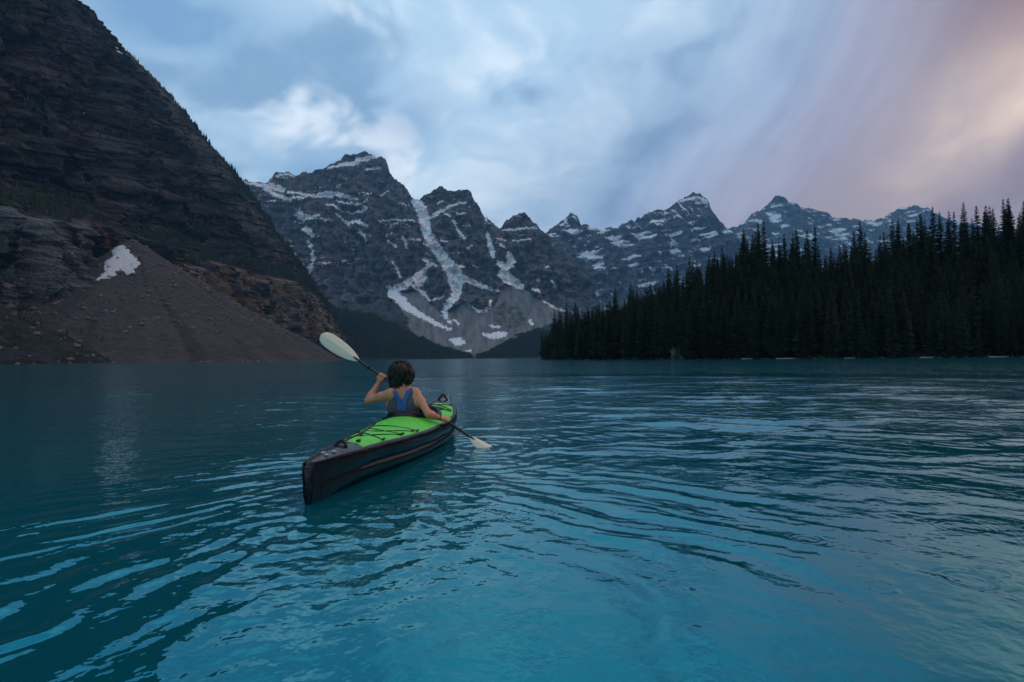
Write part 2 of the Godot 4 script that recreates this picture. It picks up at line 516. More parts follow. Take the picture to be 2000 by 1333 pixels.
func build_left_mountain() -> void:
	n_butt = noise(61, 0.0085, 4)
	n_layer = noise(62, 0.085, 3)
	n_block = noise(63, 1.0, 2, FastNoiseLite.TYPE_CELLULAR)
	n_block.cellular_return_type = FastNoiseLite.RETURN_CELL_VALUE
	n_block.cellular_jitter = 0.9
	n_fine = noise(64, 1.0, 4)
	n_big = noise(65, 0.012, 3)
	var hs := []
	var h := 0.0
	while h < 965.0:
		hs.append(h)
		h += 1.25 if h < 220.0 else (2.6 if h < 560.0 else 4.5)
	var ss := []
	var s := 260.0
	while s > -1680.0:
		ss.append(s)
		s -= 14.0 if s > -330.0 else (1.6 if s > -1312.0 else 12.0)
	var nh := hs.size()
	var col := func(i: int) -> Array:
		var p := PackedVector3Array()
		var c := PackedColorArray()
		for j in nh:
			p.append(left_point(hs[j], ss[i]))
			c.append(left_color(hs[j], ss[i]))
		for k in 6:   # over the top and down the back
			var top := left_point(960.0, ss[i])
			p.append(top + Vector3(-60.0 - 190.0 * k, 12.0 - 190.0 * k, 0))
			c.append(Color(0.07, 0.065, 0.062))
		return [p, c]
	var o := put("mountain", sheet(ss.size(), nh + 6, col, false, true), M.rock)
	tag(o, "dark layered rock mountain rising steeply from the left shore", "mountain", "", "structure")
	# conifers on its ledges, far too many and too small to count
	var places := []
	for k in 42000:
		var hh := pow(rng.randf(), 1.5) * 800.0
		var sx := -420.0 - rng.randf() * 890.0
		if rng.randf() < 0.2: sx = rng.randf_range(-1312.0, -1270.0)
		if rng.randf() > left_veg(hh, sx) * (0.5 + 0.9 * n_fine.get_noise_2d(sx * 0.02, hh * 0.02)): continue
		var t := rng.randf_range(7.0, 17.0) * (1.0 - 0.35 * sstep(200.0, 700.0, hh))
		places.append(Transform3D(Basis.from_euler(Vector3(0, rng.randf() * TAU, 0)).scaled(Vector3.ONE * t), left_point(hh, sx) - Vector3(0.6, 0.6, 0)))
	var f := scatter("conifer_stand", small_conifer(), M.leaf, places)
	tag(f, "small dark conifers dotted along the ledges of the left mountain", "trees", "", "stuff")
	# old snow lying in the gully
	var n := 0
	for spot in [Vector3(372.0, -868.0, 9.0), Vector3(606.0, -1085.0, 7.0)]:
		var st := 10
		var pc := func(i: int) -> Array:
			var p := PackedVector3Array()
			for j in st:
				var u := (i / 9.0 - 0.5) * 2.0
				var v := (j / 9.0 - 0.5) * 2.0
				var edge := 1.0 - clampf(u * u + v * v, 0.0, 1.0)
				p.append(left_point(spot.x + v * spot.z * 2.0, spot.y + u * spot.z * 0.8) + Vector3(3.2 * edge - 1.6, 1.4 * edge, 0))
			return [p, PackedColorArray()]
		var sn := put("snow_patch", sheet(st, st, pc, true), M.snow)
		tag(sn, ["small white snow patch in the dark gully halfway up the left mountain", "tiny snow patch high in the gully near the top of the left mountain"][n], "snow patch", "", "structure")
		n += 1

func left_color(h: float, s: float) -> Color:
	var hw := left_lift(h, s)
	var cl := left_cliff(hw)
	var lay := n_layer.get_noise_3d(s * 0.02, hw + n_big.get_noise_2d(s * 0.7, h * 0.7) * 3.0, 3.0)
	var bed := n_layer.get_noise_3d(s * 0.03, hw * 0.3, 60.0)
	var fi := n_fine.get_noise_3d(s * 0.05, h * 0.05, 1.0)
	var c := Color(0.105, 0.1, 0.1)
	c = c.lerp(Color(0.165, 0.158, 0.155), sstep(0.0, 0.4, bed) * 0.8)
	c = c.lerp(Color(0.05, 0.047, 0.048), sstep(0.0, -0.4, bed) * 0.8)
	c = c.lerp(Color(0.036, 0.032, 0.033), sstep(0.05, 0.4, lay) * 0.85 * (1.0 - 0.7 * cl))
	c = c.lerp(Color(0.24, 0.225, 0.215), sstep(-0.1, -0.42, lay) * 0.75 * (1.0 - 0.7 * cl))
	var crack := n_block.get_noise_3d(s * 0.15, h * 0.022, 0.0)
	c *= 0.8 + 0.35 * crack + 0.25 * cl * n_block.get_noise_3d(s * 0.3, h * 0.06, 30.0)
	var red := n_big.get_noise_2d(s * 1.1 + 900.0, h * 1.3)
	c = c.lerp(Color(0.14, 0.098, 0.085), sstep(0.1, 0.45, red) * 0.7)
	c = c.lerp(Color(0.095, 0.115, 0.108), sstep(-0.1, -0.45, red) * 0.6)
	c = c.lerp(Color(0.46, 0.36, 0.28) * (0.75 + 0.8 * crack), cl * sstep(-690.0, -760.0, s) * 0.85)
	# warm stains and blue-grey runs down the lower cliff
	var run := n_fine.get_noise_3d(s * 0.075, h * 0.008, 20.0) + 0.35 * fi
	var warm := sstep(-0.05, 0.3, run) * cl * sstep(-560.0, -640.0, s)
	c = c.lerp(Color(0.36, 0.20, 0.105), warm * (0.6 + 0.4 * sstep(-700.0, -900.0, s)))
	c = c.lerp(Color(0.4, 0.27, 0.15), cl * sstep(0.25, 0.5, run) * sstep(-600.0, -760.0, s))
	c = c.lerp(Color(0.30, 0.15, 0.05), cl * exp(-pow((s + 640.0) / 9.0, 2.0)) * sstep(60.0, 80.0, h) * 0.9)
	c = c.lerp(Color(0.035, 0.042, 0.048), sstep(-0.05, -0.3, run) * cl * 0.9)
	c = c.lerp(Color(0.3, 0.31, 0.3), cl * sstep(-640.0, -560.0, s) * sstep(-0.3, 0.1, run) * 0.8)
	# the paler slab slope under the skyline
	var slab := sstep(-1090.0, -1200.0, s) * sstep(230.0, 330.0, h)
	c = c.lerp(Color(0.19, 0.2, 0.185), slab * clampf(0.75 + 0.8 * fi, 0.0, 1.0))
	c = c.lerp(Color(0.022, 0.03, 0.02), clampf(left_veg(h, s) * (0.75 + 1.1 * fi), 0.0, 1.0) * 0.85)
	return c * (0.72 + 0.3 * fi)

# ------------------------------------------------------------------ scree below the left mountain
func cone_height(x: float, z: float, apex: Vector3, tan_slope: float, sd: float) -> float:
	var d := Vector2(x - apex.x, z - apex.z)
	var a := d.angle()
	var r := d.length()
	var g := n_big.get_noise_3d(cos(a) * 90.0, sin(a) * 90.0, sd) * 0.06 + n_fine.get_noise_3d(x * 0.03, z * 0.03, sd) * 0.012
	g += 0.016 * n_fine.get_noise_3d(cos(a) * 5.0, sin(a) * 5.0, sd + 9.0) * sstep(15.0, 60.0, r)
	return apex.y - r * tan_slope * (1.0 + g - 0.1 * sstep(60.0, 200.0, r)) + n_fine.get_noise_3d(x * 0.12, z * 0.12, sd) * 1.0

const CONE_A := Vector3(-430, 141, -642)
const CONE_B := Vector3(-450, 84, -408)
const CONE_C := Vector3(-430, 44, -905)

func cone_sheet(called: String, apex: Vector3, slope: float, sd: float, reach: float, colors: Callable) -> MeshInstance3D:
	var nr := 150
	var na := 260
	var col := func(i: int) -> Array:
		var p := PackedVector3Array()
		var c := PackedColorArray()
		var a := lerpf(-2.1, 2.1, i / float(na - 1))
		for j in nr:
			var r := reach * pow(j / float(nr - 1), 0.9)
			var x := apex.x + cos(a) * r
			var z := apex.z + sin(a) * r
			var y := cone_height(x, z, apex, slope, sd)
			p.append(Vector3(x, y, z))
			c.append(colors.call(x, y, z))
		return [p, c]
	return put(called, sheet(na, nr, col, true, true), M.scree)

func build_scree() -> void:
	var brown := func(x: float, y: float, z: float) -> Color:
		var f := n_fine.get_noise_3d(x * 0.04, y * 0.04, z * 0.04)
		var g := n_big.get_noise_3d(x * 1.5, y, z * 1.5)
		var c := Color(0.14, 0.126, 0.117).lerp(Color(0.12, 0.116, 0.113), sstep(-0.2, 0.4, g))
		c = c.lerp(Color(0.175, 0.14, 0.12), sstep(0.1, 0.5, f) * 0.6)
		var dir := Vector2(x - CONE_A.x, z - CONE_A.z).normalized()
		var run := n_fine.get_noise_3d(dir.x * 7.0, dir.y * 7.0, y * 0.004)
		c = c.lerp(Color(0.17, 0.15, 0.14), sstep(0.1, 0.5, run) * 0.7)
		c = c.lerp(Color(0.07, 0.06, 0.057), sstep(-0.1, -0.5, run) * 0.7)
		var moss := sstep(0.05, 0.35, n_big.get_noise_2d(x * 1.7 + 70.0, z * 1.7)) * sstep(8.0, 30.0, y) * (1.0 - sstep(70.0, 95.0, y)) * sstep(-560.0, -640.0, z)
		c = c.lerp(Color(0.04, 0.043, 0.022), moss * clampf(0.5 + 2.0 * f, 0.0, 1.0) * 0.8)
		return c * (0.8 + 0.6 * n_fine.get_noise_3d(x * 0.4, y * 0.4, z * 0.4))
	var dark := func(x: float, y: float, z: float) -> Color:
		var f := n_fine.get_noise_3d(x * 0.05, y * 0.05, z * 0.05)
		var c := Color(0.055, 0.055, 0.058).lerp(Color(0.03, 0.033, 0.018), sstep(-0.05, 0.25, f) * (1.0 - sstep(30.0, 46.0, y)))
		return c * (0.8 + 0.7 * n_fine.get_noise_3d(x * 0.4, y * 0.4, z * 0.4))
	tag(cone_sheet("scree_slope", CONE_A, 0.69, 1.0, 240.0, brown), "broad brown fan of scree running down to the left shore", "scree slope", "", "structure")
	tag(cone_sheet("scree_slope", CONE_B, 0.62, 2.0, 190.0, dark), "dark grassy scree at the far left edge of the shore", "scree slope", "", "structure")
	tag(cone_sheet("scree_slope", CONE_C, 0.44, 3.0, 150.0, brown), "low grey apron of scree at the right foot of the cliff", "scree slope", "", "structure")
	# the snowfield at the head of the fan
	build_fan_snow()
	# boulders lying about the fans
	var rocks := []
	for k in 4: rocks.append(rock_mesh(200 + k))
	var spots := []
	for k in 4200:
		var apex: Vector3 = [CONE_A, CONE_A, CONE_B, CONE_C][k % 4]
		var a := rng.randf_range(-1.5, 1.5)
		var r := sqrt(rng.randf()) * 185.0
		var x := apex.x + cos(a) * r
		var z := apex.z + sin(a) * r
		var y := cone_height(x, z, apex, 0.69 if apex == CONE_A else (0.62 if apex == CONE_B else 0.44), 1.0 if apex == CONE_A else (2.0 if apex == CONE_B else 3.0))
		if y < 0.2: continue
		var size := 0.3 + 2.8 * pow(rng.randf(), 6.0)
		spots.append([size, Vector3(x, y + size * 0.1, z), rng.randf() * TAU, k % 4])
	spots.sort_custom(func(p, q): return p[0] > q[0])
	var big := spots.slice(0, 30)
	big.sort_custom(func(p, q): return p[1].x / -p[1].z < q[1].x / -q[1].z)
	var nth := {}
	for b in big:
		var o := put("boulder", rocks[b[3]], M.stone)
		o.position = b[1]
		o.rotation.y = b[2]
		o.scale = Vector3.ONE * b[0]
		var where := "low" if b[1].y < 25.0 else ("halfway up" if b[1].y < 65.0 else "high")
		nth[where] = nth.get(where, 0) + 1
		tag(o, "pale boulder lying %s on the left scree, %s from the left of those" % [where, ordinal(nth[where])], "boulder", "boulders on the left scree")
	var rest := []
	for k in range(30, spots.size()):
		rest.append(Transform3D(Basis.from_euler(Vector3(0, spots[k][2], 0)).scaled(Vector3.ONE * spots[k][0]), spots[k][1]))
	for k in 900:   # stones along the waterline of the fans
		var apex: Vector3 = [CONE_A, CONE_A, CONE_B, CONE_C][k % 4]
		var a := rng.randf_range(-1.4, 1.4)
		for r in range(60, 240):
			var x := apex.x + cos(a) * r
			var z := apex.z + sin(a) * r
			if cone_height(x, z, apex, 0.69 if apex == CONE_A else (0.62 if apex == CONE_B else 0.44), 1.0 if apex == CONE_A else (2.0 if apex == CONE_B else 3.0)) < 0.1:
				var size := 0.4 + 1.5 * pow(rng.randf(), 4.0)
				rest.append(Transform3D(Basis.from_euler(Vector3(0, rng.randf() * TAU, 0)).scaled(Vector3.ONE * size), Vector3(x - cos(a) * rng.randf() * 2.5, 0.1, z - sin(a) * rng.randf() * 2.5)))
				break
	tag(scatter("stones", rocks[0], M.stone, rest), "loose stones scattered over the left scree", "stones", "", "stuff")
	# shore trees and scrub on the dark fan at the left edge
	var firs := []
	for k in 500:
		var x := -450.0 + rng.randf_range(15.0, 150.0)
		var z := -408.0 + rng.randf_range(-150.0, 60.0)
		var y := cone_height(x, z, CONE_B, 0.62, 2.0)
		if y < 0.3 or y > 36.0: continue
		if n_fine.get_noise_2d(x * 0.03, z * 0.03) < 0.05: continue
		firs.append(Transform3D(Basis.from_euler(Vector3(0, rng.randf() * TAU, 0)).scaled(Vector3.ONE * rng.randf_range(2.0, 6.5)), Vector3(x, y - 0.3, z)))
	for k in 60:   # a clump at the tip
		var x := -352.0 + rng.randf_range(-10.0, 16.0)
		var z := -476.0 + rng.randf_range(-10.0, 10.0)
		firs.append(Transform3D(Basis.from_euler(Vector3(0, rng.randf() * TAU, 0)).scaled(Vector3.ONE * rng.randf_range(6.0, 13.0)), Vector3(x, maxf(cone_height(x, z, CONE_B, 0.62, 2.0), 0.2) - 0.3, z)))
	tag(scatter("scrub", small_conifer(), M.leaf, firs), "low dark conifer scrub on the left edge of the shore", "scrub", "", "stuff")

func rock_mesh(sd: int) -> ArrayMesh:
	var n := noise(sd, 0.9, 2)
	var rings := []
	for i in 7:
		var v := PI * i / 6.0
		var ring := []
		for j in 9:
			var u := TAU * j / 9.0
			var d := Vector3(sin(v) * cos(u), cos(v), sin(v) * sin(u))
			d *= 0.8 + 0.55 * n.get_noise_3d(d.x * 1.3, d.y * 1.3, d.z * 1.3)
			ring.append(d * Vector3(1.2, 0.7, 0.9))
		rings.append(ring)
	return loft(rings, true, false, false)

# the snowfield: an outline on the fan, given in metres right of and below the apex
const FAN_SNOW := [-22, -12, -18, -4, -26, 16, -33, 34, -37, 44, -49, 45, -54, 51, -63, 46, -58, 33, -68, 39, -78, 36, -86, 33, -95, 28, -82, 27, -69, 19, -57, 7, -45, 8, -30, -8]

func build_fan_snow() -> void:
	var ring := PackedVector2Array()
	for k in range(0, FAN_SNOW.size(), 2): ring.append(Vector2(FAN_SNOW[k], FAN_SNOW[k + 1]))
	var n := 100
	var col := func(i: int) -> Array:
		var p := PackedVector3Array()
		for j in n:
			var u := lerpf(-96.0, 20.0, i / float(n - 1))
			var v := lerpf(-10.0, 62.0, j / float(n - 1))
			# u runs along the wall, v down the fan
			var q := Vector2(u + n_fine.get_noise_2d(u * 0.12, v * 0.12) * 4.0, v + n_fine.get_noise_2d(u * 0.12 + 30.0, v * 0.12) * 4.0)
			var inside := Geometry2D.is_point_in_polygon(q, ring)
			var away := 1e9
			for k in ring.size():
				away = minf(away, q.distance_to(Geometry2D.get_closest_point_to_segment(q, ring[k], ring[(k + 1) % ring.size()])))
			var sd := away if inside else -away
			var x := CONE_A.x + v * 0.78 + 2.0
			var z := CONE_A.z - u * 0.95 + v * 0.1
			p.append(Vector3(x, cone_height(x, z, CONE_A, 0.69, 1.0) + clampf(sd * 0.3, -2.0, 1.2), z))
		return [p, PackedColorArray()]
	var o := put("snowfield", sheet(n, n, col, true), M.old_snow)
	tag(o, "greyish white wedge of old snow at the head of the brown scree fan", "snowfield", "", "structure")

func small_conifer() -> ArrayMesh:   # one metre high
	var r := RandomNumberGenerator.new()
	r.seed = 5
	var pos := PackedVector3Array()
	var idx := PackedInt32Array()
	var col := PackedColorArray()
	for t in 5:
		var y0 := 0.05 + 0.17 * t
		var rad := 0.17 * (1.0 - t / 5.6)
		var apex := pos.size()
		pos.append(Vector3(0, y0 + 0.3, 0))
		var s := r.randf_range(0.75, 1.2)
		var tint := Color(0.022 * s, 0.036 * s, 0.021 * s)
		col.append(tint)
		var k := 9
		for i in k:
			var a := TAU * (i + 0.3 * t) / k
			var q := rad * r.randf_range(0.55, 1.25)
			pos.append(Vector3(cos(a) * q, y0 + r.randf_range(-0.04, 0.05), sin(a) * q))
			col.append(tint)
		for i in k: idx.append_array([apex, apex + 1 + i, apex + 1 + (i + 1) % k])
	return solid(pos, idx, col, false)

# ------------------------------------------------------------------ the snow-streaked massif across the lake; lists hold metres: x, height (and half width) on its face
const CREST_A := [-1837,807, -1642,972, -1570,997, -1499,1033, -1453,981, -1374,951, -1310,950, -1281,1004, -1216,1029, -1170,1003, -1087,1027, -995,1052, -940,1112, -926,1138, -887,1145, -818,1160, -744,1128, -714,1135, -675,1070, -645,996, -564,916, -517,842, -495,818, -469,821, -426,868, -396,889, -360,909, -326,881, -278,894, -258,880, -232,897, -207,872, -194,824, -160,770, -135,715, -104,677, -55,636, -33,676, 3,707, 58,735, 100,696, 134,640, 172,603, 210,515, 260,474, 301,446, 345,397, 360,342, 366,277, 379,164, 456,75, 561,13]
const CREST_B := [5,660, 158,828, 273,946, 330,991, 371,1032, 413,1078, 459,1111, 500,1087, 536,1007, 592,984, 651,951, 722,968, 792,972, 856,1017, 924,1030, 991,1058, 1058,1109, 1119,1137, 1180,1145, 1238,1159, 1295,1207, 1350,1241, 1399,1280, 1447,1295, 1511,1274, 1554,1199, 1573,1084, 1611,1018, 1624,963, 1676,855, 1789,725, 2028,558, 2386,317]
const CREST_C := [1626,964, 1919,1136, 2157,1273, 2259,1291, 2343,1327, 2429,1384, 2459,1442, 2612,1519, 2705,1598, 2760,1652, 2798,1679, 2872,1651, 2944,1582, 3002,1541, 3071,1513, 3164,1486, 3244,1452, 3268,1387, 3363,1379, 3464,1384, 3564,1364, 3671,1350, 3754,1381, 3860,1425, 3950,1476, 4038,1522, 4124,1534, 4202,1540, 4317,1518, 4326,1452, 4421,1367, 4630,1288, 5095,1221, 5901,1274, 6494,1084]
const SNOW_A0 := [[-490,814,21,-451,757,27,-429,679,22,-403,603,22,-366,541,21,-327,481,23,-289,432,27,-257,385,33,-246,339,32,-243,304,20,-245,257,17,-268,231,19,-283,205,13,-274,171,7], [-235,366,16,-186,348,12,-136,329,9,-96,311,6,-56,297,3], [-255,413,10,-218,422,4], [-401,712,13,-350,745,11,-307,773,6,-268,807,4], [-554,325,6,-522,288,16,-483,260,17,-441,219,15,-389,189,11,-338,159,8,-290,135,5,-244,115,3], [-512,315,18,-473,324,16,-445,351,12,-416,387,10,-388,424,8,-364,438,4], [-411,341,16,-398,368,12], [-433,324,8,-387,287,6,-348,249,3], [-400,462,6,-381,443,6,-347,433,3], [-1374,939,8,-1288,923,14,-1238,916,19,-1202,897,14], [-1291,904,8,-1221,861,11,-1166,836,8,-1121,841,5], [-1160,878,7,-1102,871,7,-1031,852,6], [-1023,858,10,-972,876,17,-912,863,14,-851,838,8,-792,826,5], [-903,821,3,-842,797,4,-776,790,5,-752,807,4,-736,819,3], [-943,798,3,-893,780,4,-845,751,3], [-821,745,3,-759,750,4,-725,761,4,-747,784,3], [-1076,731,11,-1041,719,16,-993,707,10,-955,718,4], [-1070,759,3,-1056,742,6], [-1022,653,10,-996,637,15,-971,610,8,-959,599,3], [-984,579,3,-959,548,4,-938,507,6,-930,458,8,-927,416,8,-924,388,3], [-1013,498,3,-985,459,3,-967,440,3], [-808,683,9,-763,683,13,-714,660,7], [-734,623,3,-706,596,5,-689,565,3], [-988,1044,7,-928,1061,10,-874,1084,18,-828,1103,18,-780,1116,12,-741,1120,4], [-643,878,3,-678,860,3], [-775,1031,5,-720,1050,4], [-115,611,5,-105,559,9,-92,508,11,-82,468,6], [-57,439,10,-24,420,24,1,448,18,-7,487,9], [-40,383,20,-8,355,27,24,337,20,48,314,8], [-67,568,3,-32,568,4], [-49,532,4,-36,525,3], [-41,626,3,3,633,5,56,641,5,126,634,3], [11,565,3,88,565,3], [-287,688,3,-261,634,4,-241,602,6,-223,580,6], [-518,584,6,-499,543,4,-492,522,3]]
const SNOW_A1 := [[-452,578,4,-438,567,3], [-410,552,9,-382,531,6], [-540,445,3,-518,407,3,-500,369,3], [-607,601,3,-599,606,3], [-743,481,3,-713,480,3], [-864,443,3,-845,451,3], [-794,467,3,-786,468,3], [-234,74,5,-209,66,14,-184,63,7], [-181,24,3,-155,27,3], [-114,95,4,-86,87,8,-51,91,13,-19,98,4], [-88,129,3,-52,125,3], [72,155,3,80,137,3], [-232,158,4,-219,142,4], [-260,153,4,-248,146,3], [95,300,5,119,290,6], [138,244,3,174,217,3,216,195,3], [157,409,3,179,422,3], [114,354,3,126,352,3], [178,344,3,200,308,3], [-335,258,3,-298,272,3], [-89,242,5,-92,220,3], [-193,239,3,-144,203,3,-113,190,3,-88,216,3], [-334,561,3,-312,561,3], [-267,721,4,-226,726,3], [-382,801,3,-351,814,3], [-258,796,3,-226,801,3], [-302,710,3,-330,722,3], [-1449,973,3,-1382,934,3], [-1305,961,3,-1262,992,4,-1209,1011,5,-1177,998,3], [-1033,858,3,-1144,824,3], [-794,661,3,-884,740,3], [-656,681,3,-596,697,3,-478,679,3], [-584,564,3,-545,533,3], [-202,519,3,-186,539,3], [-144,824,3,-121,675,3]]
const TALUS_A := [-553,320, -514,260, -429,173, -390,87, -295,28, -197,4, -81,20, 12,90, 113,119, 211,158, 187,200, 124,253, 64,301, 16,319, -32,333, -48,302, -77,229, -109,186, -152,216, -193,243, -237,222, -281,167, -348,245, -415,306, -485,297]
const BRUSH_A := [-76,202, -31,255, 44,201, 71,143, 13,120, -74,137]
const FOOT_A := [-780,263, -645,235, -540,270, -463,215, -395,109, -376,72, -273,21, -190,1, -678,6]

static func face_a(h: float) -> float: return pairs_at([0, -2050, 60, -2180, 300, -2520, 1000, -3050, 1500, -3400], h)
static func face_b(h: float) -> float: return pairs_at([0, -3300, 400, -3900, 1500, -4600], h)
static func face_c(h: float) -> float: return pairs_at([0, -4600, 400, -5000, 1600, -5900], h)

const MX := -2000.0
const MSTEP := 2.2
const MW := 1180
const MH := 560
var snow_mask := PackedFloat32Array()   # metres inside (+) or outside (-) the snow
var talus_mask := PackedFloat32Array()

func stamp(strokes: Array) -> void:
	for s in strokes:
		for k in range(0, s.size() - 3, 3):
			var a := Vector2(s[k], s[k + 1])
			var b := Vector2(s[k + 3], s[k + 4])
			var ra: float = s[k + 2] + 1.4
			var rb: float = s[k + 5] + 1.4
			var pad := maxf(ra, rb) + 14.0
			var x0 := clampi(int((minf(a.x, b.x) - pad - MX) / MSTEP), 0, MW - 1)
			var x1 := clampi(int((maxf(a.x, b.x) + pad - MX) / MSTEP), 0, MW - 1)
			var y0 := clampi(int((minf(a.y, b.y) - pad) / MSTEP), 0, MH - 1)
			var y1 := clampi(int((maxf(a.y, b.y) + pad) / MSTEP), 0, MH - 1)
			var ab := b - a
			var l2 := maxf(ab.length_squared(), 0.01)
			for y in range(y0, y1 + 1):
				for x in range(x0, x1 + 1):
					var p := Vector2(MX + x * MSTEP, y * MSTEP)
					var t := clampf((p - a).dot(ab) / l2, 0.0, 1.0)
					var d := lerpf(ra, rb, t) - p.distance_to(a + ab * t)
					if d > snow_mask[y * MW + x]: snow_mask[y * MW + x] = d

static func ring_of(list: Array) -> PackedVector2Array:
	var r := PackedVector2Array()
	for k in range(0, list.size(), 2): r.append(Vector2(list[k], list[k + 1]))
	return r

func mask_at(m: PackedFloat32Array, x: float, h: float) -> float:
	var fx := clampf((x - MX) / MSTEP, 0.0, MW - 1.01)
	var fy := clampf(h / MSTEP, 0.0, MH - 1.01)
	var i := int(fx)
	var j := int(fy)
	var u := fx - i
	var v := fy - j
	var o := j * MW + i
	return lerpf(lerpf(m[o], m[o + 1], u), lerpf(m[o + MW], m[o + MW + 1], u), v)

func build_massif() -> void:
	snow_mask.resize(MW * MH)
	snow_mask.fill(-40.0)
	stamp(SNOW_A0)
	stamp(SNOW_A1)
	var talus := ring_of(TALUS_A)
	var brush := ring_of(BRUSH_A)
	var foot := ring_of(FOOT_A)
	var ridge := noise(71, 0.0045, 5, FastNoiseLite.TYPE_SIMPLEX_SMOOTH, FastNoiseLite.FRACTAL_RIDGED)
	var crag := noise(72, 0.02, 5)
	var layer := noise(73, 0.03, 3)
	var wob := noise(74, 0.03, 4)
	var tint := noise(75, 0.005, 4)
	var xs := []
	var x := -2700.0
	while x < 640.0:
		xs.append(x)
		x += 30.0 if x < -1560.0 else 3.0
	var nv := 300
	var col := func(i: int) -> Array:
		var p := PackedVector3Array()
		var c := PackedColorArray()
		var gx: float = xs[i]
		var top := pairs_at(CREST_A, gx) + crag.get_noise_2d(gx * 1.2, 7.0) * 16.0 + crag.get_noise_2d(gx * 4.0, 70.0) * 7.0
		for j in nv:
			var t := j / float(nv - 1)
			var h := top * t - 4.0 * (1.0 - t)
			var wx := gx + wob.get_noise_2d(gx, h) * 12.0
			var wh := h + wob.get_noise_2d(gx + 500.0, h) * 9.0
			var fine := wob.get_noise_2d(gx * 3.0, h * 4.0 + 90.0)
			var snow := mask_at(snow_mask, gx + wob.get_noise_2d(gx * 1.6, h * 1.6) * 9.0, h + wob.get_noise_2d(gx * 1.6 + 500.0, h * 1.6) * 7.0) + fine * 5.0
			var q := Vector2(wx, wh)
			var tal := 1.0 if Geometry2D.is_point_in_polygon(q, talus) else 0.0
			var low := 1.0 if Geometry2D.is_point_in_polygon(q, foot) else 0.0
			var rough := (1.0 - tal * 0.88) * (1.0 - low * 0.5)
			var b := ridge.get_noise_2d(gx, h * 0.55)
			var lay := layer.get_noise_3d(gx * 0.12 + h * 0.05, h * 1.0, 2.0)
			var z := face_a(h) + ((b - 0.1) * 75.0 + crag.get_noise_2d(gx, h * 0.8) * 46.0 + lay * 16.0) * rough * sstep(0.0, 60.0, h) * (1.0 - 0.55 * t * t)
			z -= 24.0 * sstep(-6.0, 20.0, mask_at(snow_mask, gx, h)) * (1.0 - tal) * (1.0 - t * t)
			p.append(Vector3(gx, h, z))
			var rock := Color(0.125, 0.122, 0.122).lerp(Color(0.075, 0.073, 0.074), sstep(-0.1, 0.4, lay))
			rock = rock.lerp(Color(0.15, 0.138, 0.134), sstep(0.05, 0.45, tint.get_noise_2d(gx, h)) * 0.8)
			rock = rock.lerp(Color(0.048, 0.047, 0.048), sstep(0.0, -0.5, crag.get_noise_2d(gx * 1.7, h * 0.6)) * 0.7)
			rock = rock.lerp(Color(0.205, 0.198, 0.192) * (0.92 + 0.5 * crag.get_noise_2d(gx * 1.5, h * 0.7 + gx * 0.5)), tal)
			rock = rock.lerp(Color(0.03, 0.045, 0.03), low * sstep(330.0, 110.0, h + 60.0 * crag.get_noise_2d(gx, h)) * 0.9)
			if Geometry2D.is_point_in_polygon(q, brush): rock = rock.lerp(Color(0.045, 0.062, 0.04), 0.5 + crag.get_noise_2d(gx * 2.0, h * 2.0))
			# thin snow along the ledges
			var dust := lay + fine * 0.8 + tint.get_noise_2d(gx * 2.0, h * 2.0 + 90.0) * 0.7
			var led := sstep(0.78, 0.9, dust) * (1.0 - tal) * sstep(250.0, 600.0, h)
			rock = rock.lerp(Color(0.92, 0.92, 0.92), maxf(sstep(-2.0, 1.5, snow), led))
			c.append(rock * (0.92 + 0.25 * fine))
		for k in 5:
			p.append(Vector3(gx, top - 150.0 * (k + 1) + 100.0, face_a(top) - 90.0 - 160.0 * k))
			c.append(Color(0.3, 0.3, 0.32))
		return [p, c]
	var o := put("mountain", sheet(xs.size(), nv + 5, col, false, true), M.far_rock)
	tag(o, "blue grey massif across the lake with a long snow couloir and snowy ledges", "mountain", "", "structure")

